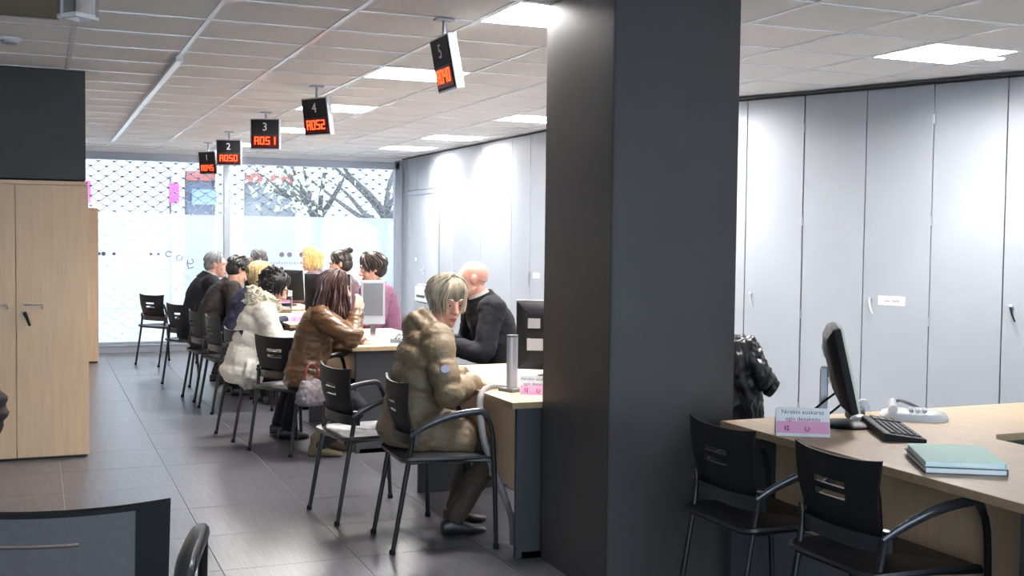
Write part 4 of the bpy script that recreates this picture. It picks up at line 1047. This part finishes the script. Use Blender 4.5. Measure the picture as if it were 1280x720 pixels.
# folders
fo = thing('folder', 'mint green folder lying on top of the grey one at the right frame edge', 'folder', (2.815, 2.885, ZT + .022), D(-10))
fo.rotation_euler = (0, 0, D(-32))
obj('cover', MB().box(-.125, -.16, .0, .125, .16, .003).box(-.125, -.16, .016, .125, .16, .019).box(.122, -.16, .003, .125, .16, .016), 'mint', fo, smooth=False)
obj('pages', MB().box(-.120, -.155, .003, .121, .155, .016), 'paper', fo, smooth=False)
fo2 = thing('folder', 'grey folder under the mint green folder', 'folder', (2.815, 2.885, ZT), D(-31))
obj('cover', MB().box(-.128, -.163, .0, .128, .163, .003).box(-.128, -.163, .018, .128, .163, .0215).box(.125, -.163, .003, .128, .163, .018), 'greypanel', fo2, smooth=False)
obj('pages', MB().box(-.122, -.158, .003, .124, .158, .018), 'paper', fo2, smooth=False)
# desk 1
def column(x, y, rz, label):
    t = thing('reading_stand', label, 'device', (x, y, ZT), rz)
    obj('foot', MB().box(-.045, -.05, 0, .045, .05, .018), 'greypanel', t, smooth=False, bev=.004)
    obj('column', MB().prism([(.030 * math.cos(a), .024 * math.sin(a)) for a in [i * PI / 8 for i in range(16)]], .018, .262), 'silver', t)
    obj('cap', MB().prism([(.031 * math.cos(a), .025 * math.sin(a)) for a in [i * PI / 8 for i in range(16)]], .262, .272), 'greypanel', t)
    return t
column(2.11, 5.02, D(20), 'slim upright silver stand beside the tent card near the pillar')
monitor(2.54, 5.43, D(-32), 'black monitor back with two silver stickers beside the pillar', w=.44, h=.37, lift=.04, tilt=4)
tent_sign(2.155, 4.83, D(-30), 'small pink tent card at the desk corner beside the pillar', w=.15, h=.095)
paper(2.32, 5.55, D(20), 'white sheet under the sleeve of the padded coat', .30, .42)
paper(2.10, 5.24, D(60), 'white sheet behind the slim silver stand', .15, .21)
paper(2.33, 4.86, D(10), 'white paper stack behind the small pink tent card', .21, .25, n=12)
cc = MB(); cc.tube([(2.10, 5.06, .735), (2.03, 5.10, .735), (1.955, 5.02, .715), (1.93, 4.98, .64), (1.935, 4.93, .50), (1.99, 4.90, .33), (2.05, 4.87, .15), (2.07, 4.9, .01)], [.010, .013, .016, .018, .018, .017, .016, .014], 10, 5)
tag(obj('cable_conduit', cc, 'rubber'), 'thick grey cable conduit hanging over the nearest desk edge', 'cable')
# desk 2
t = thing('monitor', 'tall silver framed grey panel on a stand, left of the mauve jumper', 'monitor', (2.20, 7.80, ZT), D(-14), 'desk monitors')
R = Matrix.Translation((0, 0, .115)) @ Matrix.Rotation(D(-4), 4, 'X')
obj('frame', MB().box(-.085, -.014, 0, .085, .014, .31, R), 'silver', t, smooth=False, bev=.004)
obj('back_panel', MB().box(-.070, -.018, .06, .070, -.012, .29, R), 'greypanel', t, smooth=False)
obj('neck', MB().box(-.02, -.01, .01, .02, .02, .16), 'chrome', t, smooth=False)
obj('base', MB().lathe([(.10, 0), (.10, .008), (.03, .016)], 20), 'silver', t)
keyboard(2.40, 7.72, D(70), 'dark keyboard right of the silver framed panel', 'greypanel')
paper(2.25, 7.55, D(8), 'white sheet on the near end of the second desk', .21, .297)
paper(2.45, 8.25, D(-12), 'white papers under the mauve clerk', .30, .35, n=6)
tent_sign(2.10, 8.35, D(-60), 'small pink tent card hidden beyond the leather jacket', w=.15, h=.095)
# desks 3, 4, 5
monitor(2.40, 10.02, D(-38), 'dark monitor back behind the leather jacket', w=.44, h=.34, lift=.06, tilt=3, stickers=False)
tent_sign(2.05, 9.50, D(-30), 'pink tent card right of the cream coat', w=.16, h=.10)
paper(2.14, 9.70, D(15), 'white form in front of the cream coat customer', .21, .297)
paper(2.25, 9.45, D(-20), 'white papers piled on the third desk', .25, .3, n=22)
bx = thing('paper_tray', 'white stacking paper tray on the fourth desk', 'tray', (2.2, 11.42, ZT), D(5))
for k in range(3):
    obj('tray', MB().box(-.13, -.17, .065 * k, .13, .17, .065 * k + .006).box(-.13, -.17, .065 * k, -.124, .17, .065 * k + .058).box(.124, -.17, .065 * k, .13, .17, .065 * k + .058).box(-.13, .164, .065 * k, .13, .17, .065 * k + .058), 'whiteplastic', bx, smooth=False)
    obj('papers', MB().box(-.115, -.155, .065 * k + .006, .115, .155, .065 * k + .03), 'paper' if k != 1 else 'pink', bx, smooth=False)
monitor(2.42, 11.90, D(-50), 'dark monitor on the fourth desk before the blonde clerk', w=.42, h=.32, lift=.06, stickers=False)
monitor(2.32, 13.75, D(-50), 'dark monitor on the desk nearest to the window', w=.42, h=.32, lift=.06, stickers=False)
# white box on the low cupboard by the far wall
lc = thing('low_cupboard', 'low white cupboard along the right wall behind the clerks', 'cupboard', (4.25, 12.1, 0))
obj('body', MB().box(-.22, -.4, .06, .24, .4, .72), 'cupboard', lc, smooth=False)
obj('door', MB().box(-.24, -.395, .07, -.22, -.005, .71), 'cupboard', lc, smooth=False); obj('door', MB().box(-.24, .005, .07, -.22, .395, .71), 'cupboard', lc, smooth=False)
obj('plinth', MB().box(-.20, -.38, 0, .22, .38, .06), 'joint', lc, smooth=False)
pr = thing('printer', 'white printer on the low cupboard behind the hood of the padded coat', 'printer', (4.20, 12.25, .72))
obj('body', MB().box(-.19, -.22, 0, .19, .22, .17), 'whiteplastic', pr, smooth=False, bev=.015)
obj('lid', MB().box(-.17, -.20, .17, .17, .20, .20), 'silver', pr, smooth=False, bev=.008)
obj('paper_slot', MB().box(-.195, -.14, .05, -.188, .14, .08), 'screenblack', pr, smooth=False)
# handbag and cloth beside the leather jacket
hbg = thing('handbag', 'crumpled silver grey bag hanging on the armchair beside the leather jacket', 'bag', (1.63, 7.22, .36), D(20)); hbg.scale = (.8, .8, .8)
g = MB(); g.loft([ering(V((0, 0, z)), V((1, 0, 0)), V((0, 1, 0)), rx, ry, 18) for z, rx, ry in ((0, .11, .05), (.03, .14, .065), (.13, .13, .06), (.20, .09, .035), (.22, .05, .02))])
obj('pouch', remesh(g, .011, 1, None, folds(.022, 14, 2)), 'silvercloth', hbg)
obj('strap', MB().tube([(-.06, 0, .20), (-.05, .0, .30), (0, .01, .34), (.05, 0, .30), (.06, 0, .20)], .008, 6, 4), 'redcloth', hbg)

# ------------------------------------------------------------------ black jacket on an office chair behind the pillar
oc = thing('office_chair', 'office chair behind the pillar carrying the black jacket', 'chair', (3.20, 4.90, 0), D(150))
obj('seat', MB().loft([ering(V((0, 0, z)), V((1, 0, 0)), V((0, 1, 0)), r, r, 20, 3.5) for z, r in ((.42, .22), (.44, .24), (.48, .235), (.495, .20))]), 'seatgrey', oc)
obj('backrest', MB().loft([ering(V((0, -.22 - .02 * math.sin(z * 6), z)), V((1, 0, 0)), V((0, 1, 0)), rx, .022, 18, 3) for z, rx in ((.56, .14), (.62, .19), (.80, .21), (.93, .19), (.96, .13))]), 'seatgrey', oc)
obj('back_bar', MB().tube([(0, -.05, .43), (0, -.20, .46), (0, -.245, .62)], .018, 8, 3), 'black', oc)
obj('gas_lift', MB().tube([(0, 0, .08), (0, 0, .43)], .025, 12), 'tubeblack', oc)
for k in range(5):
    a = 2 * PI * k / 5; obj('base_leg', MB().tube([(0, 0, .10), (.28 * math.cos(a), .28 * math.sin(a), .06)], [.025, .016], 8), 'black', oc)
    obj('castor', MB().tube([(.28 * math.cos(a) - .02 * math.sin(a), .28 * math.sin(a) + .02 * math.cos(a), .028), (.28 * math.cos(a) + .02 * math.sin(a), .28 * math.sin(a) - .02 * math.cos(a), .028)], .027, 12), 'black', oc)
jk = thing('jacket', 'black jacket draped over a chair at the right edge of the pillar', 'jacket', (3.235, 4.80, 0), D(-23))
g = MB()
g.loft([ering(V((dx, 0, z)), V((1, 0, 0)), V((0, 1, 0)), rx, ry, 20) for z, dx, rx, ry in ((.50, -.02, .15, .10), (.56, -.01, .155, .11), (.70, -.02, .15, .11), (.82, -.03, .14, .11), (.93, -.03, .11, .09), (.985, -.03, .075, .06))])
g.tube([(.02, -.02, .95), (.065, -.04, .87), (.11, -.05, .79), (.165, -.06, .735)], [.065, .075, .068, .050], 14, 4)
g.tube([(-.02, -.10, .97), (.0, -.125, .85), (.03, -.13, .70), (.06, -.12, .56)], [.02, .026, .026, .02], 8, 4)
obj('body', remesh(g, .010, 1, None, folds(.030, 11, 4, (1.6, 1.6, .7))), 'blackjacket', jk)
obj('cuff', MB().tube([(.160, -.06, .738), (.185, -.06, .722)], [.052, .048], 14), 'blackjacket', jk)

# ------------------------------------------------------------------ dark padded jacket at the left frame edge
place_chair(-0.47, 5.50, -90, 'black armchair out of frame at left, carrying a dark padded jacket')
pj = thing('padded_jacket', 'dark padded jacket poking in at the left frame edge before the tall cabinet', 'jacket', (-0.30, 5.27, 0))
g = MB()
for k in range(4): g.ell((0, 0, .635 + .055 * k), (.190 - .014 * abs(k - 1.3) ** 2, .11, .062), 18, 10)
g.ell((0, 0, .60), (.15, .08, .06), 16, 9)
obj('shell', remesh(g, .011, 2, None, folds(.010, 9, 1)), 'brownjacket', pj)

# ------------------------------------------------------------------ street outside
gl = thing('roller_grille', 'galvanised roller grille of scalloped links outside the shop window', 'shutter', (0, YW + .16, 0))
g = MB(); per, row = .182, .0605; z = 2.52; k = 0
while z > 0.02:
    x = XL - .05 + (per/2 if k % 2 else 0)
    pts = []
    while x < XR + .1:
        pts += [(x + per * q / 6, 0, z - row * 1.0 * math.sin(PI * q / 6)) for q in range(6)]; x += per
    g.tube(pts, .0055, 4); z -= row; k += 1
obj('links', g, 'grille', gl, kind='stuff')
nd = MB(); z = 2.52; k = 0
while z > 0.03:
    x = XL - .05 + (per/2 if k % 2 else 0)
    while x < XR + .1: nd.box(x - .016, -.008, z - .013, x + .016, .008, z + .013); x += per
    z -= row; k += 1
obj('link_plates', nd, 'grille', gl, smooth=False, kind='stuff')
obj('bottom_bar', MB().box(XL, -.02, 0, XR + .1, .02, .05), 'grille', gl, smooth=False)
obj('guide_rail', MB().box(XR + .06, -.03, 0, XR + .11, .03, 2.6), 'alug', gl, smooth=False)
st = struct('floor_street', MB().box(-20, YW + .06, -.25, 40, 34, -.14), 'paving', smooth=False)
FY = 25.0
bd = thing('shop_building', 'pale building with shopfronts across the street', 'building', (0, FY, -.14))
obj('wall', MB().box(-6, 0.3, 0, 16, 1.0, 9), 'facade', bd, smooth=False)
for k, (a, b) in enumerate(((-2.0, -1.2), (2.65, 2.9), (3.55, 4.15), (5.3, 5.55), (6.9, 7.6))): obj('pilaster', MB().box(a, 0, 0, b, .32, 3.6), 'facade', bd, smooth=False)
for a, b, m in ((.9, 2.6, 'facade'), (2.95, 3.5, 'facadedark'), (4.2, 4.75, 'facadegrey'), (4.75, 5.28, 'facadegrey'), (-1.1, .85, 'facadegrey')): obj('shutter' if m == 'facadegrey' else 'shopfront', MB().box(a, .2, 0.02, b, .28, 2.9), m, bd, smooth=False)
obj('fascia_band', MB().box(2.95, .12, 2.75, 5.28, .3, 2.95), 'awningred', bd, smooth=False)
obj('fascia_band', MB().box(2.95, .10, 1.72, 5.28, .3, 1.86), 'awningred', bd, smooth=False)
for k in range(4):
    w_ = obj('window', MB().box(-4 + 4.2 * k, .22, 4.6, -2.4 + 4.2 * k, .32, 6.4), 'alug', bd, smooth=False); obj('pane', MB().box(-3.9 + 4.2 * k, .20, 4.7, -2.5 + 4.2 * k, .22, 6.3), 'facadedark', w_, smooth=False)
def street_sign(x, z, w, h, m, label, y=FY - .25):
    t = thing('shop_sign', label, 'sign', (x, y, z), 0, 'shop signs across the street')
    obj('panel', MB().box(-w/2, 0, -h/2, w/2, .12, h/2), m, t, smooth=False, bev=.01); obj('bracket', MB().box(-.03, .12, -.03, .03, .42, .03), 'alug', t, smooth=False); return t
street_sign(2.66, 2.32, .20, .42, 'signpink', 'narrow pink shop sign seen left of the mullion')
street_sign(3.28, 2.25, .50, .32, 'signblue', 'blue shop sign seen right of the mullion')
street_sign(.62, 2.30, .80, .46, 'signpink', 'large pink shop sign seen above the beech cabinets')
def tree(x, y, label, seed, per=26):
    t = thing('street_tree', label, 'tree', (x, y, -.14), 0, 'street trees'); rr = random.Random(seed)
    obj('trunk', MB().tube([(0, 0, 0), (.04, 0, .8), (-.03, .05, 1.6), (.02, 0, 2.1)], [.13, .11, .10, .09], 10, 3), 'bark', t)
    lf = []
    for k in range(9):
        a = rr.uniform(0, 6.28); up_ = rr.uniform(.6, 1.8); p = [V((0, 0, 1.7 + .05 * k))]
        for q in range(4): p.append(p[-1] + V((math.cos(a) * .33, math.sin(a) * .33, up_ * .30)) + V((rr.uniform(-.12, .12), rr.uniform(-.12, .12), rr.uniform(-.08, .08))))
        obj('branch', MB().tube(p, [.06, .045, .034, .022, .008], 7, 2), 'bark', t); lf += p[2:]
    m = MB()
    for c in lf:
        for q in range(per):
            p = c + V((rr.gauss(0, .25), rr.gauss(0, .25), rr.gauss(0, .22))); n = V((rr.uniform(-1, 1), rr.uniform(-1, 1), rr.uniform(-.3, 1))).normalized(); u = n.orthogonal().normalized(); v = n.cross(u); s = rr.uniform(.05, .09)
            m.add([p - u * s, p + v * s * .5, p + u * s, p - v * s * .5 + n * .01], [(0, 1, 2, 3)])
    obj('foliage', m, 'leaf', t, smooth=False, kind='stuff'); return t
tree(4.75, 20.5, 'leafy street tree seen at the right half of the window', 3, 13)
tree(5.75, 19.6, 'bare branched street tree seen at the right end of the window', 9, 3)
